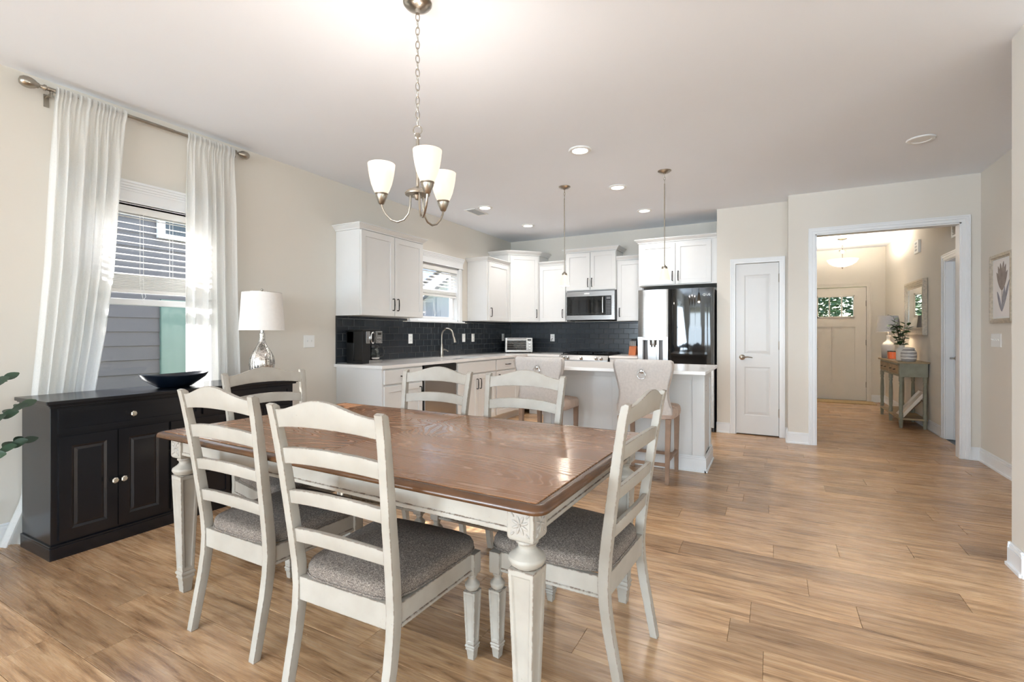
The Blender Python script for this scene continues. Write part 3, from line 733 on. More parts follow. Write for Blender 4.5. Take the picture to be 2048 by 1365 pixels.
# decorative bowl on the sideboard
bw = MB(); n = 36
def brim(a, b, z, lift=0): return [(b * math.cos(2 * math.pi * i / n), a * math.sin(2 * math.pi * i / n), z + lift * math.sin(2 * math.pi * i / n) ** 2) for i in range(n)]
bw.loft([brim(.085, .045, 0), brim(.10, .055, .004), brim(.150, .085, .035), brim(.188, .112, .062), brim(.208, .125, .080, .012), brim(.206, .122, .084, .012), brim(.195, .114, .078, .010), brim(.15, .08, .045), brim(.09, .045, .016), brim(.01, .005, .012)])
tag(obj('bowl', bw, 'bowl_glaze', None, (-3.52, 1.772, .852), smooth=50), 'dark navy oval bowl lying on the black sideboard', 'bowl')

# table lamp on the sideboard
lp = thing('table_lamp', 'table lamp with silver mercury glass base and white drum shade', 'lamp', (-3.57, 2.432, .852))
obj('base', MB().lathe([(.062, 0), (.064, .006), (.062, .012), (.074, .035), (.088, .075), (.093, .12), (.090, .155), (.078, .195), (.058, .23), (.039, .26), (.027, .285), (.021, .315), (.020, .352), (0, .352)], 96, rib=.018, ribs=16), 'mercury_glass', lp, smooth=60)
obj('neck', MB().lathe([(.020, .345), (.021, .36), (.014, .366), (.014, .40), (0, .40)], 16), 'chrome', lp)
sh = MB().lathe([(.165, .383), (.144, .685), (.141, .685), (.162, .383), (.165, .383)], 48, cap=False); obj('lamp_shade', sh, 'shade_linen', lp, smooth=50)
fr = MB().tube([(  .142 * math.cos(a),   .142 * math.sin(a), .682) for a in [2 * math.pi * i / 40 for i in range(40)]], .003, 6, True)
for i in range(3):
    a = R(120 * i); fr.tube([(0, 0, .67), (  .142 * math.cos(a),   .142 * math.sin(a), .682)], .002, 6)
fr.tube([(0, 0, .38), (0, 0, .70)], .004, 6); fr.ball((0, 0, .705), .008, .008, .010); obj('shade_fitter', fr, 'nickel', lp)

# ------------------------------------------------------------------ curtains and rod
RX, RZ = -3.782, 2.662
def curtain(label, tab, folds, seed):
    rnd = random.Random(seed); nu, nv = 150, 60; zt = RZ + .024; verts = []; faces = []
    ph = [rnd.random() * 6.28 for _ in range(5)]
    for j in range(nv + 1):
        v = j / nv; z = zt - v * (zt - .012)
        yl = lerp_tab([(-q[0], q[1]) for q in tab], -z); yr = lerp_tab([(-q[0], q[2]) for q in tab], -z)
        g = math.exp(-((z - RZ) / .030) ** 2); k2 = min(1, max(0, (zt - z - .045) / .45)); k2 = k2 * k2 * (3 - 2 * k2)
        for i in range(nu + 1):
            u = i / nu; uu = u + .035 * math.sin(2 * math.pi * 1.7 * u + ph[4])
            s1 = math.sin(2 * math.pi * folds * uu + ph[0]); s2 = math.sin(2 * math.pi * folds * 2.3 * uu + ph[2])
            top = math.sin(2 * math.pi * folds * 2.6 * uu + ph[3]) * .6 + math.sin(2 * math.pi * folds * 4.3 * uu + ph[1]) * .4
            fold = math.copysign(abs(s1) ** .7, s1)
            x = RX + .004 + (.021 * fold + .005 * s2) * k2 + .007 * top * (1 - k2) + .024 * g
            y = yl + (yr - yl) * (u + .016 * math.cos(2 * math.pi * folds * uu + ph[0]) * k2)
            verts.append((x, y, z - (.006 * top if j < 2 else 0)))
    for j in range(nv):
        for i in range(nu): a = j * (nu + 1) + i; faces.append((a, a + 1, a + nu + 2, a + nu + 1))
    tag(obj('curtain', MB().add(verts, faces), 'sheer', smooth=180), label, 'curtain', 'sheer white window curtains')
curtain('sheer white curtain panel sweeping down beside the houseplant', [(2.7, 1.245, 1.606), (2.29, 1.228, 1.578), (1.62, 1.200, 1.539), (1.2, 1.17, 1.49), (.85, 1.143, 1.439), (.256, 1.098, 1.41), (0, 1.0, 1.39)], 5.5, 2)
curtain('sheer white curtain panel hanging straight down beside the table lamp', [(2.7, 1.983, 2.332), (2.1, 1.978, 2.342), (1.5, 1.977, 2.352), (.94, 1.978, 2.371), (0, 1.98, 2.38)], 5, 9)
rd = thing('curtain_rod', 'brushed nickel curtain rod with egg shaped finials above the window', 'curtain rod', (RX, 0, RZ))
obj('rod', MB().tube([(0, 1.20, 0), (0, 1.9, 0)], .0125, 14).tube([(0, 1.9, 0), (0, 2.345, 0)], .0105, 14), 'nickel', rd)
fin = MB().lathe([(.013, 0), (.018, .003), (.018, .012), (.011, .018), (.009, .03), (.016, .036), (.016, .042), (.024, .052), (.031, .068), (.033, .085), (.030, .102), (.020, .116), (0, .122)], 20)
fm = mesh('finial', fin, 'nickel', smooth=50)
inst('finial', fm, rd, (0, 1.205, 0), (R(90), 0, 0)); inst('finial', fm, rd, (0, 2.34, 0), (R(-90), 0, 0))
for y in (1.228, 2.338):
    mb = B(-.078, -.072, y - .012, y + .012, -.085, -.01).box(-.075, .006, y - .006, y + .006, -.034, -.022); mb.tube([(0, y, -.024), (.0, y - .001, -.012)], .009, 8); mb.lathe([(.0, 0), (.010, 0), (.010, .012), (0, .012)], 10, (.0, y, -.044))
    obj('bracket', mb, 'nickel', rd)

# ------------------------------------------------------------------ chandelier over the table
cx, cy = -1.445, 1.758
cd = thing('chandelier', 'three arm brushed nickel chandelier with lit frosted glass shades over the dining table', 'chandelier', (cx, cy, CH))
obj('canopy', MB().lathe([(.066, 0), (.066, -.006), (.058, -.016), (.036, -.026), (.012, -.032), (.010, -.05), (0, -.05)], 32), 'nickel', cd)
lk = []
for i in range(24): a = 2 * math.pi * i / 24; lk.append((.0085 * math.cos(a), 0, .0195 * math.sin(a)))
LM = mesh('chain_link', MB().tube(lk, .0021, 6, True), 'nickel', smooth=60)
for i in range(16): inst('chain_link', LM, cd, (0, 0, -.066 - i * .0322), (0, R(random.uniform(-5, 5)), R(90 * (i % 2) + 25)))
ring = [(.020 * math.cos(2 * math.pi * i / 24), 0, .020 * math.sin(2 * math.pi * i / 24) - .588) for i in range(24)]
obj('loop', MB().tube(ring, .003, 6, True), 'nickel', cd, rot=(0, 0, YAW))
obj('stem', MB().lathe([(.010, -.605), (.013, -.61), (.013, -.625), (.0075, -.63), (.0075, -.85), (.012, -.852), (.030, -.862), (.052, -.874), (.058, -.884), (.056, -.89), (.02, -.892), (.012, -.91), (0, -.915)], 28), 'nickel', cd)
fwd, rgt = Vector((-math.sin(YAW), math.cos(YAW), 0)), Vector((math.cos(YAW), math.sin(YAW), 0))
for a in (-65, 55, 175):
    d = rgt * math.cos(R(a)) + fwd * math.sin(R(a))
    P = [(.034, -.885), (.036, -.94), (.044, -.975), (.065, -1.002), (.095, -1.012), (.125, -1.002), (.152, -.975), (.168, -.945), (.172, -.92)]
    arm = obj('arm', MB().tube([tuple(d * r_ + Vector((0, 0, z_))) for r_, z_ in P], .0052, 10), 'nickel', cd)
    c = tuple(d * .172)
    obj('cup', MB().lathe([(.008, -.93), (.014, -.925), (.022, -.905), (.027, -.893), (.0275, -.885), (.030, -.882), (.030, -.878), (0, -.878)], 24, (c[0], c[1], 0)), 'nickel', arm)
    obj('glass_shade', MB().lathe([(.028, -.880), (.037, -.862), (.047, -.835), (.054, -.805), (.059, -.775), (.0625, -.742), (.0595, -.742), (.056, -.775), (.051, -.805), (.044, -.835), (.025, -.872), (0, -.874)], 32, (c[0], c[1], 0)), 'shade_glow', arm, smooth=60)
    lamp('chandelier_bulb', 'POINT', (c[0], c[1], -.75), 3.5, color=(1, .93, .87), parent=cd, shadow_soft_size=.03)

# ------------------------------------------------------------------ kitchen pendants
for x, y, lab in ((-1.906, 4.685, 'lit bell glass mini pendant over the island corner near the sink'), (-.892, 4.672, 'lit bell glass mini pendant over the island in front of the refrigerator')):
    p = thing('pendant_light', lab, 'pendant light', (x, y, CH), group='mini pendants above the island')
    obj('canopy', MB().lathe([(.062, 0), (.062, -.005), (.045, -.016), (.014, -.024), (.010, -.03), (0, -.03)], 28), 'nickel', p)
    mb = MB()
    for i in range(3): mb.tube([(q[0] * .8 if i % 2 else 0, 0 if i % 2 else q[0] * .8, q[2] * .9 - .045 - i * .028) for q in lk], .002, 6, True)
    obj('chain_link', mb, 'nickel', p)
    obj('stem', MB().lathe([(.0055, -.12), (.0055, -.885), (.010, -.888), (.014, -.895), (.024, -.90), (.027, -.912), (.026, -.925), (0, -.925)], 20), 'nickel', p)
    obj('glass_shade', MB().lathe([(.024, -.918), (.030, -.93), (.038, -.96), (.049, -1.01), (.056, -1.034), (.053, -1.034), (.045, -1.01), (.033, -.955), (.02, -.925), (0, -.925)], 32), 'pendant_glow', p, smooth=60)
    lamp('pendant_bulb', 'POINT', (0, 0, -1.02), 4, color=(1, .88, .72), parent=p, shadow_soft_size=.03)

# ------------------------------------------------------------------ bar stools (facing +y)
bs = thing('bar_stool', 'x', 'bar stool', group='linen bar stools at the island')
BW = [(.555, .228), (.60, .226), (.64, .216), (.69, .204), (.74, .202), (.80, .212), (.86, .228), (.92, .242), (.96, .246), (.985, .240), (.997, .222)]
rings = []
for z, hw in BW:
    y = -.205 - (z - .55) * .11; th = .062 if z < .98 else .062 - (z - .98) * 1.6; r_ = min(.026, th / 2 - .001)
    pts = []
    for sx, sy, a0 in ((1, 1, 0), (-1, 1, 90), (-1, -1, 180), (1, -1, 270)):
        for i in range(5):
            a = R(a0 + 90 * i / 4); pts.append((sx * (hw - r_) + r_ * math.cos(a), y + sy * (th / 2 - r_) + r_ * math.sin(a) + .028 * (abs(sx * (hw - r_) + r_ * math.cos(a)) / .24) ** 2, z))
    rings.append(pts)
obj('backrest', MB().loft(rings), 'stool_linen', bs, smooth=50)
nh = MB()
for i in range(44):
    z = .62 + .0086 * i
    if z > .985: break
    for s in (-1, 1): nh.ball((s * (lerp_tab(BW, z) - .006), -.205 - (z - .55) * .11 - .010, z), .0042, .0042, .0042, 6, 4)
o = obj('nailheads', nh, 'chrome', bs); o['kind'] = 'stuff'
cu, pp = cushion(.228, .236, -.20, .245, .515, .085, .018); sc = obj('seat', cu, 'stool_seat', bs, smooth=60)
tf = MB()
for yy in (-.06, .09): tf.tube([(.236, yy, .525), (.243, yy, .56), (.238, yy, .595), (.2, yy, .612), (.0, yy, .618), (-.2, yy, .612), (-.238, yy, .595), (-.243, yy, .56), (-.236, yy, .525)], .003, 6)
obj('seam', tf, 'stool_seat', sc)
kn = MB().lathe([(0, 0), (.018, 0), (.018, .004), (.010, .008), (.008, .016), (0, .017)], 16).rot('X', R(90)).move((0, -.272, .905))
kn.tube([(.032 * math.cos(2 * math.pi * i / 28), -.281, .874 + .032 * math.sin(2 * math.pi * i / 28)) for i in range(28)], .0038, 8, True)
obj('ring_pull', kn, 'chrome', bs, smooth=50)
for sx in (-1, 1):
    for sy, y1, y0 in ((-1, -.19, -.222), (1, .20, .205)):
        mb = MB().loft([sq(.030, 0, sx * .190, y0), sq(.036, .25, sx * .192, y0 * .6 + y1 * .4), sq(.042, .52, sx * .195, y1)]); obj('leg', mb, 'stool_leg', bs, bevel=.003, smooth=None)
for s in (-1, 1): obj('stretcher', B(s * .191 - .011, s * .191 + .011, -.20, .195, .175, .20), 'stool_leg', bs, smooth=None, bevel=.002)
for y in (-.205, .198): obj('stretcher', B(-.185, .185, y - .011, y + .011, .14, .165), 'stool_leg', bs, smooth=None, bevel=.002)
bs.location = (-.93, 4.20, 0); bs['label'] = 'light linen bar stool with ring pull, in front of the refrigerator'
dup(bs, (-1.866, 4.20, 0), 0, 'light linen bar stool with ring pull, in front of the range')
# ------------------------------------------------------------------ kitchen cabinets (built with the front facing -y)
def bar(L, horiz):
    mb = MB(); h = L / 2
    mb.tube([(0, -.004, -h + .006), (0, -.026, -h + .004), (0, -.030, -h + .012), (0, -.032, 0), (0, -.030, h - .012), (0, -.026, h - .004), (0, -.004, h - .006)], [.0055, .005, .005, .0062, .005, .005, .0055], 8)
    if horiz: mb.rot('Y', R(90))
    return mb
HV = mesh('handle', bar(.13, False), 'black_metal', smooth=50); HH = mesh('handle', bar(.13, True), 'black_metal', smooth=50)
def crown_mb(w_, d_, z, hgt=.057, out=.055, left=True, right=True):
    pr = [(.0, 0), (.012, .002), (.012, .012), (.020, .020), (.034, .030), (.044, .040), (.046, .046), (.055, .048), (.055, .057)]
    rings = []
    for o_, q in pr:
        o_ *= out / .055; q *= hgt / .057
        a, b = (-o_ if left else 0), (w_ + o_ if right else w_)
        rings.append([(a, -o_, z + q), (b, -o_, z + q), (b, d_, z + q), (a, d_, z + q)])
    return MB().loft(rings)
def cabinet(name, label, loc, rz, wd, ht, dp, fronts, group, crown=None, kick=False, mat_='cabinet_paint', hollow=False):
    t = thing(name, label, 'cabinet', loc, rz, group)
    if hollow:
        hb = B(0, .018, 0, dp, .10, ht).box(wd - .018, wd, 0, dp, .10, ht).box(.018, wd - .018, 0, dp, .10, .118).box(.018, wd - .018, dp - .01, dp, .118, ht).box(.018, wd - .018, 0, .018, .66, ht)
        obj('body', hb, mat_, t, smooth=None)
    else: obj('body', B(0, wd, 0, dp, .10 if kick else 0, ht), mat_, t, smooth=None, bevel=.001, seg=1)
    if kick: obj('toe_kick', B(0, wd, .07, dp, 0, .10), mat_, t, smooth=None)
    for kind, x0, x1, z0, z1, hd in fronts:
        g = .058 if kind == 'door' else .0
        pan = [(g, x1 - x0 - g, g, z1 - z0 - g)] if g else []
        o = obj(kind, panel_slab(x1 - x0, z1 - z0, .019, pan, .008, False), mat_, t, (x0, -.0195, z0), smooth=None, bevel=.0015, seg=1)
        if hd: inst('handle', HV if hd[0] == 'v' else HH, o, (hd[1] - x0, 0, hd[2] - z0))
    if crown: obj('crown', crown_mb(wd, dp, ht, crown[0], crown[1], crown[2], crown[3]), mat_, t, smooth=25)
    return t
LW, Q = R(90), .003
UG, LG_ = 'white shaker wall cabinets', 'white shaker base cabinets'
# wall cabinets on the window wall
cabinet('wall_cabinet', 'white two door wall cabinet over the coffee maker', (XL + .33, 3.425, 1.39), LW, .945, .842, .328, [('door', .004, .470, .004, .835, ('v', .440, .122)), ('door', .478, .941, .004, .835, ('v', .508, .122))], UG, (.057, .05, True, True))
cabinet('wall_cabinet', 'white single door wall cabinet between kitchen window and corner', (XL + .33, 5.80, 1.39), LW, .62, .842, .328, [('door', .03, .60, .004, .835, ('v', .065, .122))], UG, (.057, .05, True, False))
# diagonal corner wall cabinet
cc = thing('wall_cabinet', 'tall diagonal white wall cabinet in the kitchen corner', 'cabinet', (0, 0, 1.39), 0, UG)
pA, pB = Vector((XL + .33, 6.425)), Vector((-3.175, 6.78))
poly = [(XL, 6.425), tuple(pA), tuple(pB), (-3.175, YB - .001), (XL, YB - .001)]
obj('body', MB().ext(poly, 0, 1.02), 'cabinet_paint', cc, smooth=None, bevel=.001, seg=1)
dv = (pB - pA); DL = dv.length; ang = math.atan2(dv.y, dv.x); nd = Vector((dv.y, -dv.x)).normalized()
o = obj('door', panel_slab(DL - .05, 1.0, .019, [(.058, DL - .108, .058, .942)], .008, False), 'cabinet_paint', cc, (pA.x + dv.x / DL * .025 + nd.x * .0195, pA.y + dv.y / DL * .025 + nd.y * .0195, .008), (0, 0, ang), smooth=None, bevel=.0015, seg=1)
inst('handle', HV, o, (DL - .085, 0, .12))
rg = []
for o_, q in [(.0, 0), (.012, .002), (.012, .012), (.020, .020), (.034, .030), (.044, .040), (.046, .046), (.055, .048), (.055, .062)]:
    k_ = o_ * math.tan(R(22.5))
    rg.append([(XL, 6.425 - o_, 1.02 + q), (pA.x + k_ * .4, 6.425 - o_, 1.02 + q), (pA.x + o_ * .95, pA.y - o_ * .55, 1.02 + q), (pB.x + o_ * .55, pB.y - o_ * .95, 1.02 + q), (pB.x + o_, pB.y, 1.02 + q), (pB.x + o_, YB - .001, 1.02 + q), (XL, YB - .001, 1.02 + q)])
obj('crown', MB().loft(rg), 'cabinet_paint', cc, smooth=25)
# wall cabinets on the range wall
YU = 6.78
cabinet('wall_cabinet', 'narrow white wall cabinet between corner cabinet and microwave', (-3.172, YU, 1.39), 0, .452, .862, .328, [('door', .01, .435, .004, .85, ('v', .395, .122))], UG, (.057, .05, False, False))
cabinet('wall_cabinet', 'white two door wall cabinet above the microwave', (-2.72, YU - .03, 1.84), 0, .765, .566, .358, [('door', .004, .378, .008, .555, ('v', .352, .115)), ('door', .386, .760, .008, .555, ('v', .412, .115))], UG, (.057, .05, True, True))
cabinet('wall_cabinet', 'narrow white wall cabinet between microwave and refrigerator', (-1.955, YU, 1.39), 0, .378, .862, .328, [('door', .012, .366, .004, .85, ('v', .048, .122))], UG, (.057, .05, False, False))
cabinet('wall_cabinet', 'deep white two door cabinet above the refrigerator', (-1.577, 6.50, 1.84), 0, .972, .566, .608, [('door', .034, .472, .012, .545, ('v', .440, .115)), ('door', .480, .905, .012, .545, ('v', .512, .115))], UG, (.055, .05, True, False))
# base cabinets on the window wall
XF = XL + .61
def left_base(label, y0, y1, fronts, hollow=False): return cabinet('base_cabinet', label, (XF, y0, 0), LW, y1 - y0, .875, .608, fronts, LG_, None, True, hollow=hollow)
left_base('white base cabinet below the coffee maker with a drawer and a door', 3.43, 4.03, [('drawer', .02, .58, .722, .858, ('h', .30, .79)), ('door', .02, .58, .12, .70, ('v', .53, .60))])
left_base('white sink base cabinet with two doors under a false front', 4.64, 5.548, [('drawer_front', .02, .89, .722, .858, None), ('door', .02, .452, .12, .70, ('v', .420, .585)), ('door', .458, .89, .12, .70, ('v', .490, .585))], True)
left_base('white base cabinet between sink and corner with a drawer and a door', 5.55, 6.47, [('drawer', .015, .60, .722, .858, ('h', .30, .79)), ('door', .015, .60, .12, .70, ('v', .06, .60))])
cabinet('base_cabinet', 'white corner base cabinet beside the range', (XF + .004, 6.50, 0), 0, .54, .875, .608, [('drawer', .05, .52, .722, .858, ('h', .29, .79)), ('door', .05, .52, .12, .70, ('v', .48, .6))], LG_, None, True)
cabinet('base_cabinet', 'narrow white base cabinet between range and refrigerator', (-1.975, 6.50, 0), 0, .39, .875, .608, [('drawer', .01, .38, .722, .858, ('h', .195, .79)), ('door', .01, .38, .12, .70, ('v', .05, .6))], LG_, None, True)

# dishwasher
dw = thing('dishwasher', 'stainless dishwasher between two white base cabinets', 'dishwasher', (XF, 4.035, 0), LW)
obj('body', B(0, .60, .02, .58, .0, .872), 'dark_gap', dw, smooth=None)
obj('door', B(.012, .588, -.022, .02, .115, .775), 'stainless', dw, smooth=None, bevel=.004)
obj('control_strip', B(.012, .588, -.022, .02, .785, .868), 'black_plastic', dw, smooth=None, bevel=.003)
obj('handle', MB().tube([(.05, -.02, .735), (.05, -.052, .735), (.30, -.056, .735), (.55, -.052, .735), (.55, -.02, .735)], .010, 10), 'stainless', dw)

# countertops
SY0, SY1, SX0, SX1 = 4.77, 5.42, -3.73, -3.33
mb = MB(); z0, z1 = .876, .905; xf = -3.222
for a in ((XL, SX0, 3.405, 6.46), (SX1, xf, 3.405, 6.46), (SX0, SX1, 3.405, SY0), (SX0, SX1, SY1, 6.46), (XL, -2.708, 6.46, YB)): mb.box(*a, z0, z1)
ct = obj('countertop', mb, 'quartz', smooth=None); tag(ct, 'white quartz countertop running under the kitchen window into the corner', 'countertop')
tag(obj('countertop', B(-1.978, -1.582, 6.46, YB, z0, z1), 'quartz', smooth=None, bevel=.003), 'short white quartz countertop under the knife block', 'countertop')
sk = MB(); sk.box(SX0 - .01, SX1 + .01, SY0 - .01, SY1 + .01, .66, .675)
for a in ((SX0 - .012, SX0, SY0 - .01, SY1 + .01), (SX1, SX1 + .012, SY0 - .01, SY1 + .01), (SX0, SX1, SY0 - .012, SY0), (SX0, SX1, SY1, SY1 + .012)): sk.box(*a, .67, .876)
tag(obj('sink', sk, 'stainless', smooth=None), 'stainless undermount sink below the kitchen window', 'sink')
fa = thing('faucet', 'chrome gooseneck pull down faucet at the sink', 'faucet', (-3.785, 5.09, .905))
obj('base', MB().lathe([(.028, 0), (.028, .006), (.022, .012), (.024, .05), (.020, .11), (.016, .15), (.017, .155), (.013, .165), (0, .165)], 20), 'nickel', fa)
arc = [(0, 0, .15), (0, 0, .28)] + [(.09 - .09 * math.cos(R(a)), 0, .28 + .09 * math.sin(R(a))) for a in range(20, 181, 20)] + [(.19, 0, .25)]
obj('spout', MB().tube(arc, .0115, 12), 'nickel', fa); obj('spray_head', MB().tube([(.188, 0, .262), (.198, 0, .225), (.208, 0, .19)], [.013, .016, .018], 12), 'nickel', fa)
obj('lever', MB().tube([(0, .02, .09), (.005, .05, .098), (.012, .095, .085), (.014, .12, .07)], [.011, .010, .007, .008], 10), 'nickel', fa)

# range
rg_ = thing('range', 'stainless gas range with black grates and a row of knobs', 'range', (-2.70, 6.44, 0))
obj('body', B(0, .715, .02, .66, 0, .90), 'stainless', rg_, smooth=None, bevel=.002)
obj('oven_door', B(.01, .705, -.012, .02, .18, .78), 'stainless', rg_, smooth=None, bevel=.004); obj('oven_window', B(.11, .605, -.016, -.01, .34, .64), 'oven_glass', rg_, smooth=None)
obj('handle', MB().tube([(.06, -.01, .73), (.06, -.05, .73), (.655, -.05, .73), (.655, -.01, .73)], .011, 10), 'stainless', rg_)
obj('control_panel', MB().ext([(-.02, .79), (-.02, .84), (.02, .905), (.06, .905), (.06, .79)], 0, .715, 'x'), 'stainless', rg_, smooth=None)
km = mesh('knob', MB().lathe([(.022, 0), (.022, .008), (.018, .012), (.016, .034), (0, .036)], 16).rot('X', R(90)), 'chrome', smooth=40)
for x in (.075, .135, .335, .555, .625): inst('knob', km, rg_, (x, -.012, .862), (R(-25), 0, 0))
obj('cooktop', B(.0, .715, .06, .64, .90, .912), 'black_metal', rg_, smooth=None, bevel=.003)
for g0 in (.02, .255, .49):
    mb = MB()
    for i in range(4): y = .10 + i * .165; mb.box(g0, g0 + .205, y - .006, y + .006, .925, .94)
    for x in (g0, g0 + .1, g0 + .2): mb.box(x, x + .008, .09, .61, .925, .94)
    for x in (g0, g0 + .196):
        for y in (.094, .60): mb.box(x, x + .01, y, y + .01, .91, .926)
    obj('grate', mb, 'black_metal', rg_, smooth=None)

# microwave
mw = thing('microwave', 'stainless over the range microwave with dark glass door', 'microwave', (-2.702, 6.70, 1.41))
obj('body', B(0, .735, .03, .405, .0, .425), 'grey_plastic', mw, smooth=None)
fpl = MB()
for a in ((0, .735, .345, .415), (0, .735, .0, .065), (0, .012, .065, .345), (.690, .735, .065, .345)): fpl.box(a[0], a[1], 0, .035, a[2], a[3])
obj('face_frame', fpl, 'stainless', mw, smooth=None, bevel=.002)
dr = obj('door', B(.012, .605, -.004, .03, .066, .344), 'oven_glass', mw, smooth=None, bevel=.002); obj('window', B(.07, .54, -.0065, -.003, .10, .29), 'fridge_glass', dr, smooth=None)
obj('handle', MB().tube([(.575, -.004, .09), (.575, -.04, .10), (.575, -.044, .21), (.575, -.04, .32), (.575, -.004, .33)], .010, 10), 'stainless', mw)
cp = obj('control_panel', B(.607, .688, -.003, .03, .066, .344), 'black_plastic', mw, smooth=None)
bt = MB()
for i in range(9):
    for j in range(3): bt.box(.618 + j * .022, .634 + j * .022, -.0045, -.002, .085 + i * .022, .096 + i * .022)
bo = obj('buttons', bt, 'grey_plastic', cp, smooth=None); bo['kind'] = 'stuff'
obj('display', B(.620, .676, -.0045, -.002, .295, .325), 'grey_plastic', cp, smooth=None)
obj('badge', B(.285, .365, -.0025, .002, .372, .392), 'white_plastic', mw, smooth=None)
obj('vent_grille', B(.05, .685, .05, .38, -.012, .0), 'dark_gap', mw, smooth=None)

# refrigerator
FX, FY = -1.545, 6.33
fr_ = thing('refrigerator', 'side by side refrigerator with stainless dispenser door and black glass door', 'refrigerator', (FX, FY, 0))
obj('body', B(.005, .915, .075, .75, .0, 1.765), 'grey_plastic', fr_, smooth=None, bevel=.003)
def door_mb(x0, x1, z0, z1, bow=.012):
    mb = MB(); n = 10; rings = []
    for i in range(n + 1):
        u = i / n; x = x0 + (x1 - x0) * u; e = min(u, 1 - u) * (x1 - x0); y = -bow * (1 - (2 * u - 1) ** 2) + (.012 * max(0, 1 - e / .012) ** 2)
        rings.append([(x, y, z0), (x, .07, z0), (x, .07, z1), (x, y, z1)])
    return mb.loft(rings)
LD0, LD1 = .0, .378
# dispenser door: frame around the dispenser recess
ld = thing('freezer_door', None, None); ld.parent = fr_
mbd = MB(); mbd.merge(door_mb(LD0, LD1, 1.165, 1.775)); mbd.merge(door_mb(LD0, LD1, .06, .72)); mbd.box(LD0, .06, -.006, .07, .72, 1.165); mbd.box(.318, LD1, -.006, .07, .72, 1.165)
C.objects.unlink(ld); bpy.data.objects.remove(ld)
ld = obj('freezer_door', mbd, 'stainless', fr_, smooth=40)
mb = B(.06, .318, .055, .07, .72, 1.165); mb.box(.06, .075, .0, .06, .72, 1.165); mb.box(.303, .318, 0, .06, .72, 1.165); obj('dispenser_recess', mb, 'grey_plastic', ld, smooth=None)
obj('dispenser_lip', B(.055, .323, -.014, .06, 1.125, 1.165), 'stainless', ld, smooth=None, bevel=.004)
mb = B(.12, .26, .03, .056, .74, 1.12); mb.lathe([(.042, 1.06), (.044, 1.07), (.044, 1.125), (0, 1.125)], 20, (.19, .03, 0)); mb.lathe([(.03, 1.035), (.03, 1.06), (0, 1.06)], 20, (.19, .03, 0)); mb.box(.15, .23, .018, .032, .80, 1.02)
obj('dispenser_nozzle', mb, 'stainless', ld, smooth=30)
rd_ = obj('fridge_door', door_mb(.384, .920, .06, 1.775), 'stainless', fr_, smooth=40)
obj('glass_panel', door_mb(.386, .918, .80, 1.775, .012).move((0, -.003, 0)), 'fridge_glass', rd_, smooth=40)
def text(body, size, m, parent, loc, rot, align='CENTER', depth=.0008, name='lettering'):
    cu_ = bpy.data.curves.new('txt', 'FONT'); cu_.body = body; cu_.size = size; cu_.extrude = depth; cu_.align_x = align; cu_.align_y = 'CENTER'
    tmp = bpy.data.objects.new('txt', cu_); C.objects.link(tmp); dg = bpy.context.evaluated_depsgraph_get(); me = bpy.data.meshes.new_from_object(tmp.evaluated_get(dg))
    bpy.data.objects.remove(tmp); me.materials.clear(); me.materials.append(M[m]); return inst(name, me, parent, loc, rot)
lo = MB().tube([(.811 + .014 * math.cos(2 * math.pi * i / 24), -.0105, 1.688 + .014 * math.sin(2 * math.pi * i / 24)) for i in range(24)], .0022, 6, True); lo.box(.809, .812, -.012, -.009, 1.681, 1.695); lo.box(.809, .818, -.012, -.009, 1.681, 1.684)
obj('logo_mark', lo, 'white_plastic', rd_, smooth=None); text('LG', .036, 'white_plastic', rd_, (.858, -.0082, 1.688), (R(90), 0, 0))
obj('kick_grille', B(.02, .90, .06, .09, .005, .055), 'black_plastic', fr_, smooth=None)
mb = MB()
for x in (.05, .87):
    for y in (.12, .70): mb.box(x - .02, x + .02, y - .02, y + .02, 0, .01)
obj('foot', mb, 'black_plastic', fr_, smooth=None)

# island
IX0, IX1, IY0, IY1 = -2.06, -.53, 4.50, 5.02
isl = thing('kitchen_island', 'white kitchen island base with panelled front and baseboard', 'island', (0, 0, 0))
obj('body', B(IX0, IX1, IY0, IY1, 0, .875), 'cabinet_paint', isl, smooth=None)
mb = MB()
for x0, x1, zt_ in ((IX0, IX0 + .09, .875), (-1.34, -1.25, .80), (IX1 - .09, IX1, .875)): mb.box(x0, x1, IY0 - .012, IY0, .12, zt_)
mb.box(IX0 + .09, IX1 - .09, IY0 - .012, IY0, .80, .875); mb.box(IX1, IX1 + .012, IY0 - .012, IY0 + .085, .12, .875); mb.box(IX1, IX1 + .012, IY1 - .085, IY1, .12, .875); mb.box(IX1, IX1 + .012, IY0 + .085, IY1 - .085, .80, .875)
obj('panel_frame', mb, 'cabinet_paint', isl, smooth=None, bevel=.002, seg=1)
mb = MB(); base_run(mb, (IX0, IY0 - .012), (IX1 + .012, IY0 - .012), (0, -1), .14); base_run(mb, (IX1 + .012, IY0 - .026), (IX1 + .012, IY1), (1, 0), .14)
obj('base_moulding', mb, 'trim_paint', isl, smooth=None, bevel=.0015, seg=1)
tag(obj('countertop', B(-2.12, -.468, 4.10, 5.055, .877, .906), 'quartz', smooth=None, bevel=.004), 'white quartz island countertop overhanging the bar stools', 'countertop')

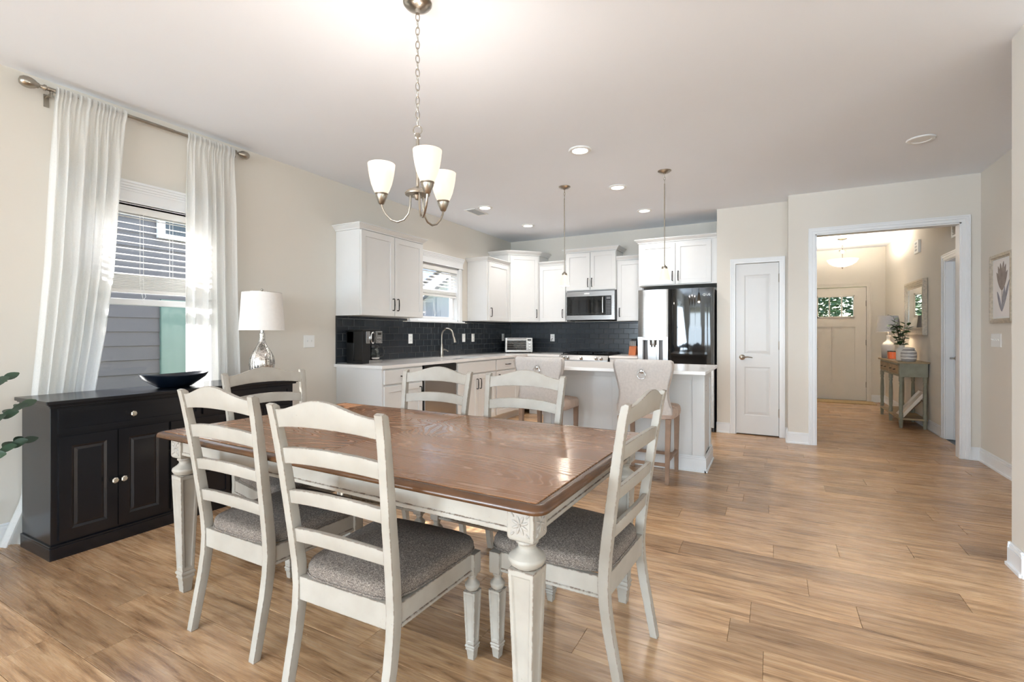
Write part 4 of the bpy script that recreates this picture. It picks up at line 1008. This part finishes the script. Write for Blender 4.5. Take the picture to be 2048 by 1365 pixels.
# coffee maker (front faces +x)
cm = thing('coffee_maker', 'black and stainless drip coffee maker with glass carafe', 'coffee maker', (-3.60, 3.53, .905), R(90))
mb = B(0, .27, .0, .22, 0, .03); mb.box(0, .27, .12, .22, .03, .33); mb.box(0, .11, .0, .12, .03, .22); mb.box(0, .27, .0, .22, .205, .33); mb.box(.005, .265, .005, .215, .33, .345)
obj('body', mb, 'black_plastic', cm, smooth=None, bevel=.006)
obj('base_trim', B(.085, .272, -.006, .02, .0, .032), 'stainless', cm, smooth=None, bevel=.003)
p = obj('control_panel', B(.175, .272, -.008, .01, .205, .33), 'stainless', cm, smooth=None, bevel=.004)
obj('display', B(.205, .25, -.0095, -.006, .292, .315), 'black_plastic', p, smooth=None)
mb = MB()
for a, b in ((.205, .26), (.245, .26), (.205, .228), (.225, .225), (.245, .228), (.226, .262)): mb.lathe([(.008, 0), (.008, .004), (0, .005)], 10).xf(lambda q: q) if False else mb.merge(MB().lathe([(.008, 0), (.008, .004), (0, .005)], 10).rot('X', R(90)).move((a, -.008, b)))
o = obj('buttons', mb, 'chrome', p); o['kind'] = 'stuff'
ov = MB().lathe([(.036, 0), (.040, .004), (.040, .012), (.034, .016), (.030, .014), (0, .014)], 28).xf(lambda q: (q[0] * .72, -q[2], q[1] * 1.55)).move((.125, -.006, .262)); obj('brew_head', ov, 'chrome', cm, smooth=40)
obj('brew_badge', MB().lathe([(.030, .014), (.030, .0165), (0, .0165)], 28).xf(lambda q: (q[0] * .72, -q[2], q[1] * 1.55)).move((.125, -.006, .262)), 'black_plastic', cm)
obj('trim_plate', B(.045, .10, -.006, .01, .205, .325), 'stainless', cm, smooth=None, bevel=.003)
ca = obj('carafe', MB().lathe([(.050, .036), (.066, .045), (.074, .08), (.070, .115), (.056, .15), (.048, .165), (.046, .165), (.054, .148), (.068, .115), (.072, .08), (.064, .048), (.0, .04)], 28, (.195, .055, 0)), 'carafe_glass', cm, smooth=60)
obj('carafe_band', MB().lathe([(.050, .155), (.058, .160), (.056, .185), (0, .185)], 28, (.195, .055, 0)), 'black_plastic', ca); obj('carafe_base', MB().lathe([(.052, .033), (.067, .044), (.071, .058), (.066, .058), (0, .05)], 28, (.195, .055, 0)), 'chrome', ca)
obj('carafe_handle', MB().tube([(.245, .03, .172), (.285, .005, .165), (.298, -.005, .12), (.288, .0, .075), (.262, .018, .06)], .008, 8, flat=.7), 'black_plastic', ca)

# toaster oven in the corner
to = thing('toaster_oven', 'silver toaster oven on the counter in the corner', 'toaster oven', (-3.47, 6.66, .905), R(32))
obj('body', B(-.21, .21, .01, .28, .018, .24), 'grey_plastic', to, smooth=None, bevel=.006)
mb = MB(); mb.box(-.21, .21, 0, .012, .20, .24); mb.box(-.21, .21, 0, .012, .018, .05); mb.box(-.21, -.185, 0, .012, .05, .20); mb.box(.115, .21, 0, .012, .05, .20); obj('face_frame', mb, 'stainless', to, smooth=None, bevel=.002)
d_ = obj('door', B(-.185, .115, .002, .01, .05, .20), 'oven_glass', to, smooth=None); mb = MB()
for z in (.085, .12, .155): mb.tube([(-.18, .0, z), (.11, .0, z)], .0016, 5)
obj('rack', mb, 'chrome', d_); obj('handle', MB().tube([(-.18, 0, .225), (-.18, -.03, .225), (.11, -.03, .225), (.11, 0, .225)], .007, 8), 'stainless', to)
for z in (.07, .115, .16): obj('knob', MB().lathe([(.016, 0), (.016, .006), (.012, .02), (0, .021)], 14).rot('X', R(90)).move((.162, -.001, z)), 'chrome', to)
obj('display', B(.135, .19, -.002, .002, .195, .218), 'black_plastic', to, smooth=None)
mb = MB()
for x in (-.18, .18):
    for y in (.04, .25): mb.lathe([(.012, 0), (.012, .02), (0, .02)], 10, (x, y, 0))
obj('foot', mb, 'black_plastic', to)
tag(obj('power_cord', MB().tube([(-3.09, 7.085, 1.135), (-3.09, 7.05, 1.12), (-3.085, 7.04, 1.05), (-3.11, 7.03, .97), (-3.16, 7.0, .918), (-3.26, 6.96, .911), (-3.36, 6.92, .93)], .004, 6), 'black_plastic'), 'black power cord hanging from the outlet to the toaster oven', 'cord')

# knife block
kb = MB().ext([(-.075, 0), (.055, 0), (.075, .115), (-.02, .135)], -.05, .05, 'x')
tag(obj('knife_block', kb, 'orange_wood', None, (-1.752, 6.90, .905), smooth=None, bevel=.003), 'small orange wood knife block beside the refrigerator', 'knife block')
kh = MB().loft([[(a * .009, b * .012, 0) for a, b in ((-1, -1), (1, -1), (1, 1), (-1, 1))], [(a * .010, b * .014, .05) for a, b in ((-1, -1), (1, -1), (1, 1), (-1, 1))], [(a * .010, b * .016, .10) for a, b in ((-1, -1), (1, -1), (1, 1), (-1, 1))]])
khm = mesh('kitchen_knife', kh, 'black_plastic', bevel=.003, smooth=30); shm = mesh('kitchen_knife', MB().merge(kh, lambda p: (p[0] * .6, p[1] * .55, p[2] * .75)), 'stainless', smooth=30)
for i in range(3): tag(inst('kitchen_knife', khm, None, (-1.782 + i * .03, 6.925, 1.035), (R(-14), 0, 0)), 'black handled knife standing in the knife block', 'knife', 'black handled knives in the block')
for i in range(5): tag(inst('kitchen_knife', shm, None, (-1.79 + i * .019, 6.875, 1.03), (R(-14), 0, 0)), 'slim steel steak knife standing in the knife block', 'knife', 'steel steak knives in the block')

# outlets and switch plates
def plate(name, label, loc, rz, wd, ht, kind, group=None):
    t = thing(name, label, name.split('_')[-1] if name != 'switch_plate' else 'switch', loc, rz, group)
    obj('cover_plate', MB().loft([[(-wd / 2, 0, -ht / 2), (wd / 2, 0, -ht / 2), (wd / 2, 0, ht / 2), (-wd / 2, 0, ht / 2)], [(-wd / 2, -.004, -ht / 2), (wd / 2, -.004, -ht / 2), (wd / 2, -.004, ht / 2), (-wd / 2, -.004, ht / 2)], [(-wd / 2 + .003, -.006, -ht / 2 + .003), (wd / 2 - .003, -.006, -ht / 2 + .003), (wd / 2 - .003, -.006, ht / 2 - .003), (-wd / 2 + .003, -.006, ht / 2 - .003)]]), 'white_plastic', t, smooth=None)
    if kind == 'outlet':
        for z in (-.021, .021):
            o = obj('receptacle', MB().lathe([(.017, 0), (.017, .003), (0, .003)], 16).rot('X', R(90)).move((0, -.005, z)), 'white_plastic', t)
            obj('slot', B(-.008, -.006, -.0088, -.0078, z - .003, z + .006).box(.006, .008, -.0088, -.0078, z - .003, z + .006), 'dark_gap', o, smooth=None)
    else:
        for i in range(kind):
            x = (i - (kind - 1) / 2) * .046; obj('toggle', MB().ext([(-.006, -.006), (-.018, .010), (-.018, .016), (-.006, .006)], x - .005, x + .005, 'x'), 'white_plastic', t, smooth=None, bevel=.001, seg=1)
    return t
fw = XL + .008
plate('wall_outlet', 'white outlet on black tile between coffee maker and faucet', (fw, 4.551, 1.148), LW, .072, .116, 'outlet')
plate('switch_plate', 'white switch plate on black tile, the one nearer the faucet', (fw, 5.695, 1.15), LW, .072, .116, 1)
plate('wall_outlet', 'white outlet on black tile beside the single white switch plate', (fw, 5.935, 1.15), LW, .072, .116, 'outlet')
plate('wall_outlet', 'white outlet on black tile in the corner behind the toaster oven', (fw, 6.83, 1.15), LW, .072, .116, 'outlet')
plate('wall_outlet', 'white outlet with a black plug on the tile between toaster oven and range', (-3.095, YB - .008, 1.144), 0, .072, .116, 'outlet')
plate('switch_plate', 'white two toggle switch plate on the wall beside the table lamp', (XL, 3.107, 1.136), LW, .118, .118, 2)
plate('switch_plate', 'white four toggle switch plate below the flower print', (XR, 5.79, 1.15), R(-90), .21, .118, 4)
plate('wall_outlet', 'white outlet on the end panel of the island', (IX1, 4.62, .72), LW, .072, .116, 'outlet')

# recessed ceiling lights, vent
def can(x, y, lab, lit=True):
    t = thing('recessed_light', lab, 'ceiling light', (x, y, CH), group='round white recessed lights in the ceiling')
    obj('trim_ring', MB().lathe([(.062, 0), (.092, 0), (.094, -.004), (.088, -.010), (.066, -.012), (.060, -.006), (.060, 0)], 32, cap=False), 'white_plastic', t)
    obj('lens', MB().lathe([(.061, -.004), (.061, -.007), (0, -.007)], 32), 'led' if lit else 'white_plastic', t)
    if lit: lamp('recessed_beam', 'AREA', (0, 0, -.014), 4.8, (0, 0, -1), .12, (1, .97, .93), t, spread=R(140))
can(-1.409, 3.804, 'round recessed ceiling light nearest the dining table, midway above the island front')
can(-1.42, 4.948, 'round recessed ceiling light above the middle of the island')
can(-1.396, 6.048, 'round recessed ceiling light in front of the refrigerator and range')
can(-3.063, 4.987, 'round recessed ceiling light beside the ceiling vent above the sink')
can(-3.036, 6.103, 'round recessed ceiling light near the kitchen corner cabinet')
can(1.028, 4.862, 'unlit round white ceiling disc before the cased opening', False)
cv = thing('ceiling_vent', 'small white ceiling vent register near the sink', 'vent', (-3.27, 5.12, CH))
mb = MB()
for a in ((-.08, .08, -.16, -.14), (-.08, .08, .14, .16), (-.08, -.06, -.14, .14), (.06, .08, -.14, .14)): mb.box(a[0], a[1], a[2], a[3], -.008, 0)
obj('frame', mb, 'white_plastic', cv, smooth=None, bevel=.002); obj('duct_shadow', B(-.06, .06, -.14, .14, -.003, -.001), 'grey_plastic', cv, smooth=None)
vs = mesh('slat', B(-.06, .06, -.004, .004, -.001, .001), 'white_plastic', smooth=None)
for i in range(13): inst('slat', vs, cv, (0, -.126 + i * .021, -.006), (R(35), 0, 0))
# ------------------------------------------------------------------ entry hall
hp = thing('hall_pendant', 'lit frosted bowl pendant on a chain in the entry hall', 'pendant light', (.995, 9.38, CH))
obj('canopy', MB().lathe([(.07, 0), (.07, -.006), (.05, -.016), (.012, -.024), (0, -.024)], 24), 'nickel', hp)
mb = MB()
for i in range(4): mb.tube([(q[0] * .9 if i % 2 else 0, 0 if i % 2 else q[0] * .9, q[2] - .04 - i * .03) for q in lk], .0022, 6, True)
obj('chain_link', mb, 'nickel', hp)
obj('stem', MB().lathe([(.006, -.15), (.006, -.185), (.05, -.188), (.048, -.198), (.028, -.215), (.012, -.23), (.006, -.235), (.006, -.32), (0, -.32)], 20), 'nickel', hp)
obj('glass_bowl', MB().lathe([(.0, -.452), (.06, -.447), (.13, -.425), (.185, -.388), (.212, -.345), (.215, -.335), (.208, -.335), (.18, -.378), (.12, -.415), (0, -.44)], 36), 'bowl_glow', hp, smooth=60)
obj('finial', MB().lathe([(.018, -.45), (.02, -.46), (.010, -.47), (.007, -.485), (0, -.488)], 14), 'nickel', hp)
lamp('hall_bulb', 'POINT', (0, 0, -.375), 66, color=(1, .89, .74), parent=hp, shadow_soft_size=.08)

# console table, long side along y, front faces -x
KX0, KX1, KY0, KY1, KH = 1.425, 1.725, 7.80, 9.05, .85
ks = thing('console_table', 'narrow sage grey console table with two small drawers and turned legs', 'console table', (0, 0, 0))
obj('top', B(KX0 - .015, KX1 + .01, KY0 - .02, KY1 + .02, KH - .022, KH), 'console_wood', ks, smooth=None, bevel=.005)
obj('apron', B(KX0 + .01, KX1 - .005, KY0 + .005, KY1 - .005, .655, KH - .022), 'console_paint', ks, smooth=None, bevel=.003)
km2 = mesh('pull', MB().tube([(0, -.012, 0), (-.022, -.012, -.004), (-.022, .012, -.004), (0, .012, 0)], .004, 6), 'black_metal')
for y0, y1 in ((KY0 + .06, KY0 + .60), (KY0 + .65, KY1 - .06)):
    d_ = obj('drawer', panel_slab(y1 - y0, .115, .016, [(.015, y1 - y0 - .015, .015, .10)], .005, False).xf(lambda p: (p[1] - .008, p[0], p[2])), 'console_wood', ks, (KX0 + .008, y0, .685), smooth=None)
    for f in (.28, .72): inst('pull', km2, d_, (-.006, (y1 - y0) * f, .058))
LP = [(.024, .655), (.024, .60), (.016, .585), (.021, .575), (.021, .56), (.016, .55), (.019, .52), (.023, .40), (.022, .25), (.018, .20), (.021, .19), (.021, .18), (.024, .165), (.024, .09), (.020, .03), (.017, 0)]
lm = mesh('leg', MB().lathe(LP[::-1], 14), 'console_paint', smooth=35)
for x in (KX0 + .028, KX1 - .03):
    for y in (KY0 + .025, KY0 + .625, KY1 - .025): inst('leg', lm, ks, (x, y, 0))
obj('shelf', B(KX0 + .005, KX1 - .005, KY0 + .005, KY1 - .005, .105, .128), 'console_wood', ks, smooth=None, bevel=.003)

# things on the console
ol = thing('table_lamp', 'table lamp with clear grey glass bottle base on the hall console', 'lamp', (1.487, 8.80, KH))
obj('base', MB().lathe([(.07, 0), (.078, .01), (.08, .10), (.078, .19), (.06, .225), (.03, .25), (.022, .27), (.022, .315), (.03, .32), (.03, .335), (0, .335)], 28), 'ombre_glass', ol, smooth=60)
obj('lamp_shade', MB().lathe([(.145, .385), (.118, .62), (.115, .62), (.142, .385), (.145, .385)], 36, cap=False), 'shade_linen', ol, smooth=50)
obj('stem', MB().lathe([(.012, .33), (.010, .36), (.010, .62), (.004, .64), (0, .64)], 12), 'nickel', ol)
lamp('console_bulb', 'POINT', (0, 0, .50), 5, color=(1, .82, .58), parent=ol, shadow_soft_size=.04)
cj = thing('candle', 'coral red candle in a glass jar on the hall console', 'candle', (1.488, 8.50, KH))
obj('jar', MB().lathe([(.055, 0), (.062, .004), (.064, .05), (.064, .118), (.061, .118), (.06, .05), (.057, .01), (0, .008)], 28), 'carafe_glass', cj, smooth=60); obj('wax', MB().lathe([(.055, .009), (.0595, .05), (.059, .10), (0, .098)], 28), 'candle_glow', cj, smooth=60)
obj('wick', MB().tube([(0, 0, .098), (0, .001, .112)], .0015, 5), 'black_plastic', cj)
tag(obj('vase', MB().lathe([(.050, 0), (.056, .006), (.058, .06), (.058, .13), (.050, .155), (.036, .168), (.034, .19), (.040, .205), (.037, .205), (.030, .19), (.030, .168), (.05, .12), (.05, .02), (0, .012)], 28), 'pale_ceramic', None, (1.52, 8.16, KH), smooth=60), 'cream milk bottle shaped vase on the hall console', 'vase')
tag(obj('ceramic_jar', MB().lathe([(.055, 0), (.072, .008), (.082, .04), (.084, .08), (.080, .125), (.070, .143), (.060, .15), (.064, .165), (.05, .178), (.02, .182), (0, .182)], 32), 'striped_glaze', None, (1.55, 7.92, KH), smooth=60), 'round grey and white striped ceramic jar on the hall console', 'jar')
def leaf_mb(L, W_, curl=.12, n=6):
    mb = MB(); up = []; vs = []; fs = []
    for i in range(n + 1):
        u = i / n; wv = W_ * math.sin(math.pi * min(1, u * .94 + .03)) ** .8; z = -curl * L * u * u
        vs += [(-wv, L * u, z + .12 * wv), (0, L * u, z - .05 * wv), (wv, L * u, z + .12 * wv)]
    for i in range(n): a = i * 3; fs += [(a, a + 1, a + 4, a + 3), (a + 1, a + 2, a + 5, a + 4)]
    return mb.add(vs, fs)
def orient(d, roll=0):
    q = Vector(d).to_track_quat('Y', 'Z'); return (q.to_matrix() @ Matrix.Rotation(roll, 3, 'Y')).to_euler()
br = thing('leafy_branch', 'leafy green branches standing in the cream vase', 'plant', (1.52, 8.16, KH + .012)); lfm = [mesh('leaf', leaf_mb(L, W_), 'branch_green', smooth=60) for L, W_ in ((.075, .022), (.06, .017))]
rb = random.Random(5)
for i in range(9):
    a = rb.random() * 6.28; tl = rb.uniform(.15, .6); H_ = rb.uniform(.26, .40) if i else .52
    pts = [(0, 0, .05), (.016 * math.cos(a), .016 * math.sin(a), .19), (math.cos(a) * tl * .16, math.sin(a) * tl * .16, .19 + H_ * .4), (math.cos(a) * tl * .30, math.sin(a) * tl * .30, .19 + H_ * .75)]
    sm_ = obj('stem', MB().tube(pts, [.003, .003, .0025, .0015], 5), 'bark', br)
    for j in range(11):
        u = 1 + 2 * (j + .5) / 11; k_ = min(int(u), 2); p = Vector(pts[k_]).lerp(Vector(pts[k_ + 1]), u - k_); b = a + j * 2.4 + rb.uniform(-.4, .4)
        inst('leaf', lfm[j % 2], sm_, p, orient((math.cos(b), math.sin(b), rb.uniform(-.1, .8)), rb.uniform(-.5, .5)))

# mirror, door chime, return vent, print on the hall and right walls (all face -x)
mr = thing('wall_mirror', 'silver framed rectangular mirror above the hall console', 'mirror', (XR, 7.93, 1.19)); MW_, MH = .98, .735
mb = MB()
for o_, d0 in ((0, .055), (.022, .048), (.045, .04), (.07, .03)):
    i_ = o_ + .028
    for a in ((o_, i_, o_, MH - o_), (MW_ - i_, MW_ - o_, o_, MH - o_), (i_, MW_ - i_, o_, i_), (i_, MW_ - i_, MH - i_, MH - o_)): mb.box(-d0, -.004, a[0], a[1], a[2], a[3])
obj('frame', mb, 'frame_silver', mr, smooth=None, bevel=.002, seg=1); obj('mirror_glass', B(-.026, -.022, .09, MW_ - .09, .09, MH - .09), 'mirror_glass', mr, smooth=None); obj('backing', B(-.012, 0, .03, MW_ - .03, .03, MH - .03), 'black_plastic', mr, smooth=None)
chm = thing('door_chime', 'small white wall box with three grey openings high on hall wall', 'chime', (XR, 8.26, 2.30))
obj('housing', B(-.03, 0, 0, .22, 0, .17), 'white_plastic', chm, smooth=None, bevel=.004)
for z in (.03, .075, .12): obj('slot', B(-.0315, -.029, .06, .16, z, z + .026), 'grey_plastic', chm, smooth=None)
rv = thing('wall_vent', 'white louvered return vent above the hall door', 'vent', (XR, 6.50, 2.26))
mb = MB()
for a in ((0, .025, 0, .17), (.455, .48, 0, .17), (.025, .455, 0, .02), (.025, .455, .15, .17)): mb.box(-.01, 0, *a)
obj('frame', mb, 'white_plastic', rv, smooth=None); vm2 = mesh('slat', B(-.006, .006, 0, .43, -.001, .001), 'white_plastic', smooth=None); obj('duct_shadow', B(-.002, -.0005, .02, .46, .02, .15), 'grey_plastic', rv, smooth=None)
for i in range(9): inst('slat', vm2, rv, (-.006, .025, .028 + i * .014), (0, R(35), 0))
pf = thing('framed_print', 'framed taupe flower print on the beige wall above the switches', 'picture', (XR, 5.41, 1.30)); PWD, PHT = .47, .60
mb = MB()
for o_, d0 in ((0, .022), (.014, .028), (.026, .018)):
    i_ = o_ + .014
    for a in ((o_, i_, o_, PHT - o_), (PWD - i_, PWD - o_, o_, PHT - o_), (i_, PWD - i_, o_, i_), (i_, PWD - i_, PHT - i_, PHT - o_)): mb.box(-d0, 0, *a)
obj('frame', mb, 'frame_silver', pf, smooth=None); obj('print_sheet', B(-.008, -.002, .03, PWD - .03, .03, PHT - .03), 'print_paper', pf, smooth=None); obj('tinted_field', B(-.0092, -.007, .07, PWD - .06, .055, PHT - .05), 'blush_print', pf, smooth=None)
pet_n = [0]
def petal(cx, cz, L, W_, ang, m, nm):
    pet_n[0] += 1; dz = .0003 * pet_n[0]
    pts = []; n = 12
    for i in range(n + 1): u = i / n; pts.append((W_ * math.sin(math.pi * u) ** .7 * (1 - .25 * u), L * u))
    pl = [(x, z) for x, z in pts] + [(-x, z) for x, z in pts[::-1][1:-1]]
    c, s = math.cos(ang), math.sin(ang); pl = [(cx + x * c - z * s, cz + x * s + z * c) for x, z in pl]
    obj(nm, MB().ext(pl, -.0100 - dz, -.009, 'x'), m, pf, smooth=None)
fc = (.235, .30)                                                 # flower base; +y on the wall runs to the photo's inner side
for a, L, W_ in ((R(-34), .20, .030), (R(34), .20, .030), (R(-20), .23, .032), (R(20), .235, .032), (R(-7), .24, .034), (R(8), .25, .034)): petal(fc[0], fc[1] - .02, L, W_, a, 'print_taupe', 'printed_petal')
obj('printed_stem', MB().ext([(fc[0] - .004, .10), (fc[0] + .004, .10), (fc[0] + .005, fc[1]), (fc[0] - .005, fc[1])], -.0102, -.009, 'x'), 'print_taupe', pf, smooth=None)
for a, L in ((R(30), .30), (R(-28), .20), (R(16), .22)): petal(fc[0], .10, L, .022, a, 'print_grey', 'printed_leaf')

# doormat and the folded tray leaning under the console
tag(obj('doormat', B(.62, 1.56, 10.10, 10.50, 0, .012), 'mat_fibre', smooth=None, bevel=.004), 'patterned tan doormat inside the front door', 'mat')
tr = thing('folding_tray', 'pale folding lap tray leaning on the console shelf', 'tray', (1.485, 7.97, .130))
def tilt(m_): return m_.rot('Y', R(-54))
obj('tray_board', tilt(B(0, .40, -.13, .13, 0, .014)), 'suitcase', tr, smooth=None, bevel=.005)
mb = MB()
for a in ((0, .012, -.13, .13), (.388, .40, -.13, .13), (0, .40, -.13, -.118), (0, .40, .118, .13)): mb.box(*a, .014, .038)
obj('tray_rim', tilt(mb), 'suitcase', tr, smooth=None, bevel=.003)
mb = MB()
for y in (-.09, .09): mb.tube([(.08, y, -.006), (.28, y, -.022), (.30, y, -.05)], .006, 8)
mb.tube([(.30, -.09, -.05), (.30, .09, -.05)], .006, 8); mb.tube([(.08, -.09, -.006), (.08, .09, -.006)], .006, 8); obj('folding_leg', tilt(mb), 'leather', tr)

# houseplant beside the sideboard: only its outer sprays reach into the picture
hpz = thing('potted_plant', 'dark green houseplant with oval leaves beside the black sideboard', 'plant', (-3.36, .575, 0))
obj('pot', MB().lathe([(.13, 0), (.15, .01), (.175, .26), (.18, .30), (.165, .30), (.155, .26), (.13, .24), (0, .24)], 32), 'pot', hpz, smooth=40); obj('soil', MB().lathe([(.150, .235), (.158, .265), (0, .27)], 28), 'soil', hpz)
pm = [mesh('leaf', leaf_mb(L, W_, .10), 'leaf_green', smooth=60) for L, W_ in ((.088, .028), (.080, .026), (.070, .023))]
rp = random.Random(11)
STEMS = [[(0, 0, .26), (.02, .10, .48), (.03, .24, .63), (.035, .385, .66)], [(0, 0, .26), (-.02, .12, .60), (-.02, .27, .78), (-.02, .40, .835)], [(0, 0, .26), (-.04, .08, .70), (-.05, .20, .90), (-.05, .345, .975)],
         [(0, 0, .26), (.08, .0, .6), (.14, -.06, .95), (.18, -.12, 1.15)], [(0, 0, .26), (-.10, -.06, .62), (-.18, -.16, .92), (-.22, -.22, 1.05)], [(0, 0, .26), (.05, -.12, .6), (.08, -.26, .85), (.10, -.34, .92)], [(0, 0, .26), (-.02, .02, .7), (-.04, .06, 1.0), (-.05, .08, 1.25)]]
for pts in STEMS:
    P_ = [Vector(p) for p in pts]; fine = []
    for i in range(13):
        u = i / 12; a_ = P_[0] * (1 - u) ** 3 + P_[1] * 3 * u * (1 - u) ** 2 + P_[2] * 3 * u * u * (1 - u) + P_[3] * u ** 3; fine.append(a_)
    so = obj('stem', MB().tube(fine, [.006 - .0003 * i for i in range(13)], 7), 'leaf_green', hpz)
    for j in range(14):
        u = .42 + .58 * j / 13; i = min(int(u * 12), 11); p = fine[i].lerp(fine[i + 1], u * 12 - i); tg = (fine[i + 1] - fine[i]).normalized()
        sd = tg.cross(Vector((0, 0, 1))).normalized() * (1 if j % 2 else -1); d_ = sd * .8 + tg * .75 + Vector((0, 0, rp.uniform(-.2, .35)))
        if j == 13: d_ = tg
        yv = d_.normalized(); zv = Vector((.7 + rp.uniform(-.4, .4), -.3 + rp.uniform(-.4, .4), .6)); zv = (zv - yv * zv.dot(yv)).normalized(); xv = yv.cross(zv)
        inst('leaf', pm[min(2, j // 6)], so, p, Matrix((xv, yv, zv)).transposed().to_euler())

# ------------------------------------------------------------------ outside the windows
tag(obj('ground', B(-40, -4.0, -30, 45, -.5, -.40).box(-4.0, 12, 10.7, 45, -.5, -.40).box(-4.0, 30, -30, -8.15, -.5, -.4).box(4.7, 30, -8.15, 45, -.5, -.4), 'lawn', smooth=None), 'green lawn outside the house', 'ground', None, 'structure')
nb = thing('neighbor_house', 'grey lap sided neighbour house seen through the curtained window', 'house', (-6.95, 0, -.40))
obj('wall', B(-6, -.02, -4.5, 6.4, 0, 3.25), 'siding', nb, smooth=None)
sbm = mesh('siding_board', MB().loft([[(0, 0, 0), (.022, 0, 0), (.006, 0, .178), (0, 0, .178)], [(0, 10.9, 0), (.022, 10.9, 0), (.006, 10.9, .178), (0, 10.9, .178)]]), 'siding', smooth=None)
for i in range(18): inst('siding_board', sbm, nb, (-.02, -4.5, .05 + i * .176))
wn_ = MB(); 
for a in ((3.28, 3.36, 2.84, 3.2), (4.02, 4.10, 2.84, 3.2), (3.36, 4.02, 2.84, 2.90), (3.36, 4.02, 3.14, 3.2), (3.67, 3.71, 2.9, 3.14)): wn_.box(0, .05, *a)
wo = obj('window', wn_, 'vinyl', nb, smooth=None); obj('pane', B(.012, .018, 3.36, 4.02, 2.90, 3.14), 'oven_glass', wo, smooth=None)
obj('roof', MB().ext([(-6.4, 3.25), (.10, 3.25), (.10, 3.31), (-3.0, 4.4), (-6.4, 3.31)], -4.8, 6.7, 'y'), 'roof_shingle', nb, smooth=None)
obj('corner_board', B(-.02, .03, 3.32, 4.15, 0, 2.05), 'siding_teal', nb, smooth=None)
h2_ = thing('neighbor_house', 'far white neighbour house with grey roof and solar panel', 'house', (-15.6, 21, -.4), R(-28))
obj('wall', B(-4, 4, -3, 3, 0, 3.0).loft([[(-4, -3, 3.0), (4, -3, 3.0), (4, 3, 3.0), (-4, 3, 3.0)], [(-4, -.02, 5.2), (4, -.02, 5.2), (4, .02, 5.2), (-4, .02, 5.2)]]), 'siding_white', h2_, smooth=None)
rf = obj('roof', MB().ext([(-3.5, 2.75), (0, 5.45), (3.5, 2.75), (3.5, 2.6), (0, 5.25), (-3.5, 2.6)], -4.3, 4.3, 'x'), 'roof_shingle', h2_, smooth=None)
obj('solar_panel', B(-2.2, 2.2, -1.5, 1.5, 0, .06).rot('X', R(37.6)).move((0, -1.75, 4.25)), 'solar_panel', rf, smooth=None)
for x in (-2.4, 0, 2.4): w_ = obj('window', B(x - .5, x + .5, -3.06, -3.0, .9, 2.2), 'vinyl', h2_, smooth=None); obj('pane', B(x - .42, x + .42, -3.08, -3.05, 1.0, 2.1), 'oven_glass', w_, smooth=None)
obj('porch', B(3.0, 5.2, -3.6, -1.0, 0, 2.2), 'brick_red', h2_, smooth=None)
def tree(x, y, H_, r_, seed, lab, cnt=4200, sc=1.0):
    t = thing('tree', lab, 'tree', (x, y, -.4), group='trees outside the windows'); rt = random.Random(seed)
    obj('trunk', MB().tube([(0, 0, 0), (.05, .02, H_ * .3), (-.04, .05, H_ * .6), (0, 0, H_ * .8)], [.16, .13, .09, .03], 8), 'bark', t)
    mb = MB()
    for i in range(cnt):
        a, b, rr_ = rt.random() * 6.28, math.acos(rt.uniform(-1, 1)), r_ * rt.random() ** .35
        c = Vector((math.cos(a) * math.sin(b) * rr_, math.sin(a) * math.sin(b) * rr_, H_ * .62 + math.cos(b) * rr_ * 1.2)); s = rt.uniform(.05, .11) * r_ / 2.2 * sc
        q = Matrix.Rotation(rt.random() * 6.28, 3, 'Z') @ Matrix.Rotation(rt.random() * 3, 3, 'X')
        mb.add([tuple(c + q @ Vector(p)) for p in ((-s, 0, 0), (0, -s * .6, .02), (s, 0, 0), (0, s * .6, .02))], [(0, 1, 2, 3)])
    o = obj('leaves', mb, 'tree_leaf', t, smooth=None); o['kind'] = 'stuff'
tree(-8.2, 15.5, 6.5, 2.0, 1, 'leafy tree outside the kitchen window'); tree(-20, 28.5, 10, 3.2, 2, 'taller leafy tree behind, outside the kitchen window')
tree(.4, 15.5, 6, 2.2, 3, 'leafy tree filling the front door panes', 16000, .75); tree(5.4, 17.0, 6.5, 2.3, 4, 'leafy tree outside the front door panes beside the driveway')
